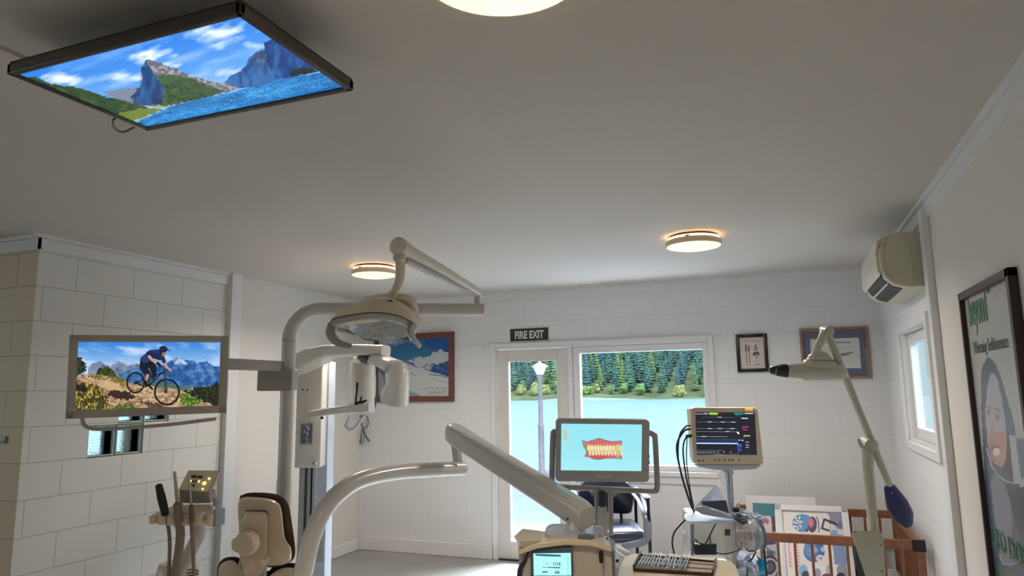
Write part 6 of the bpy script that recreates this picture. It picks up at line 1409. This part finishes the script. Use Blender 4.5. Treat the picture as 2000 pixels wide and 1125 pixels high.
obj('lens_nozzle', loftr([ringpx(1536.5, 711, 737.5, .031), ringpx(1528, 711, 736.5, .031), ringpx(1516, 714, 734, .028), ringpx(1505, 716, 730, .022), ringpx(1502.5, 719, 728, .012)]), mat('smoked_lens', (36, 36, 44), .2), t, smooth=60)
obj('nozzle_ridge', MB().tube([Pd(1516.5, 720, DW-.028), Pd(1515.5, 728, DW-.029), Pd(1514.5, 733, DW-.022)], .0018, 8), mat('pale_ridge', (180, 180, 182), .4), t)
dm = [Pd(1598, 706, DW)]
obj('swivel_dome', loftr([[Pd(1600, py_, DW)+cr*math.cos(2*math.pi*k_/28)*rr_+fwd*math.sin(2*math.pi*k_/28)*rr_*.8 for k_ in range(28)] for py_, rr_ in ((715, .077), (708, .074), (703, .064), (700, .052), (696, .050), (694, .046), (689, .030), (685, .012))]), M_wl, t, smooth=50)
obj('swivel_seam', loftr([[Pd(1600, py_, DW)+cr*math.cos(2*math.pi*k_/28)*rr_+fwd*math.sin(2*math.pi*k_/28)*rr_*.8 for k_ in range(28)] for py_, rr_ in ((702.5, .0645), (701, .0560))]), mat('lamp_seam', (150, 142, 128), .5), t, smooth=0)
eb = Pd(1613, 646, DW+.03)
obj('short_arm', MB().tube([Pd(1592, 695, DW-.01), Pd(1598, 676, DW-.01), Pd(1610, 650, DW-.0)], [.0155, .0175, .0175], 16), M_wl, t)
obj('elbow', MB().tube([eb-fwd*.035, eb+fwd*.02], .0225, 24), M_wl, t)
ar = [Pd(1614, 648, DW+.02), Pd(1636, 700, DW+.005), Pd(1690, 832, DW), Pd(1737, 948, DW)]
obj('long_arm', MB().tube(ar, [.019, .0175, .0165, .0160], 18), M_wl, t)
obj('arm_collar', MB().tube([Pd(1626.5, 678, DW+.014), Pd(1628.5, 682.5, DW+.013)], .0195, 18), mat('lamp_seam', (0, 0, 0)), t)
obj('spring_knob', MB().tube([Pd(1616, 660, DW-.03), Pd(1616, 660, DW-.045)], .005, 8), M_dgrey, t)
obj('counterweight', MB().tube([Pd(1736, 950, DW), Pd(1742, 962, DW), Pd(1752, 985, DW), Pd(1765, 1008, DW), Pd(1771, 1020, DW), Pd(1773, 1025, DW)], [.024, .034, .050, .046, .030, .024], 24, smooth=3, flat=.03, up=fwd), mat('navy_counterweight', (52, 60, 112), .4, var=.03), t, smooth=60)
obj('weight_pin', MB().tube([Pd(1742.5, 962.5, DW-.032), Pd(1742.5, 962.5, DW-.036)], .003, 8), M_white, t)
pv = Pd(1696, 868, DW); pz_ = zw
obj('pivot_cuff', MB().tube([pv+cr*.0-fwd*.03, pv+fwd*.03], [.032, .032], 24), M_wl, t)
obj('pivot_ring', MB().tube([Pd(1677, 858, DW-.02), Pd(1684, 873, DW-.03), Pd(1702, 884, DW-.03)], .008, 10, smooth=4), mat('pale_lilac_plastic', (0, 0, 0)), t)
obj('post', MB().tube([Pd(1693.5, 876, DW), Pd(1694, 905, DW), Pd(1707, 1045, DW)], [.026, .0255, .0205], 20), M_wl, t)
obj('post_collar', MB().tube([Pd(1694, 884, DW), Pd(1694.5, 906, DW)], [.0275, .0275], 20), M_wl, t)
ph = [(1663, 1042), (1672, 1038), (1713, 1036), (1722, 1040), (1725, 1052), (1729, 1125), (1728, 1200), (1716, 1200), (1690, 1125)]
obj('control_body', MB().loft([[Pd(a+(1700-a)*.02, b_, DW-.062) for a, b_ in ph], [Pd(a, b_, DW-.055) for a, b_ in ph], [Pd(a+(1704-a)*.12, b_+2, DW+.02) for a, b_ in ph], [Pd(a+(1706-a)*.4, b_+3, DW+.06) for a, b_ in ph]], 70, spline=False), M_wl, t, smooth=40)
for a, b_ in ((1719.5, 1064.5), (1723, 1115.5)): obj('screw', MB().tube([Pd(a, b_, DW-.055), Pd(a, b_, DW-.064)], .0035, 8), M_black, t)
zb2 = Pd(1715, 1195, DW).z; bb = Pd(1715, 1195, DW)
obj('lower_post', MB().lathe([(.03, .06), (.03, zb2+.01)], (bb.x, bb.y, 0), n=20), M_wl, t)
for k_ in range(5):
    a = k_*2*math.pi/5; e_ = V((bb.x+.20*math.cos(a), bb.y+.20*math.sin(a), .06))
    l_ = obj('base_leg', MB().tube([V((bb.x, bb.y, .08)), e_], [.024, .016], 10), M_wl, t); obj('castor', MB().tube([e_+V((-.01, 0, -.03)), e_+V((.01, 0, -.03))], .029, 14), M_black, l_)
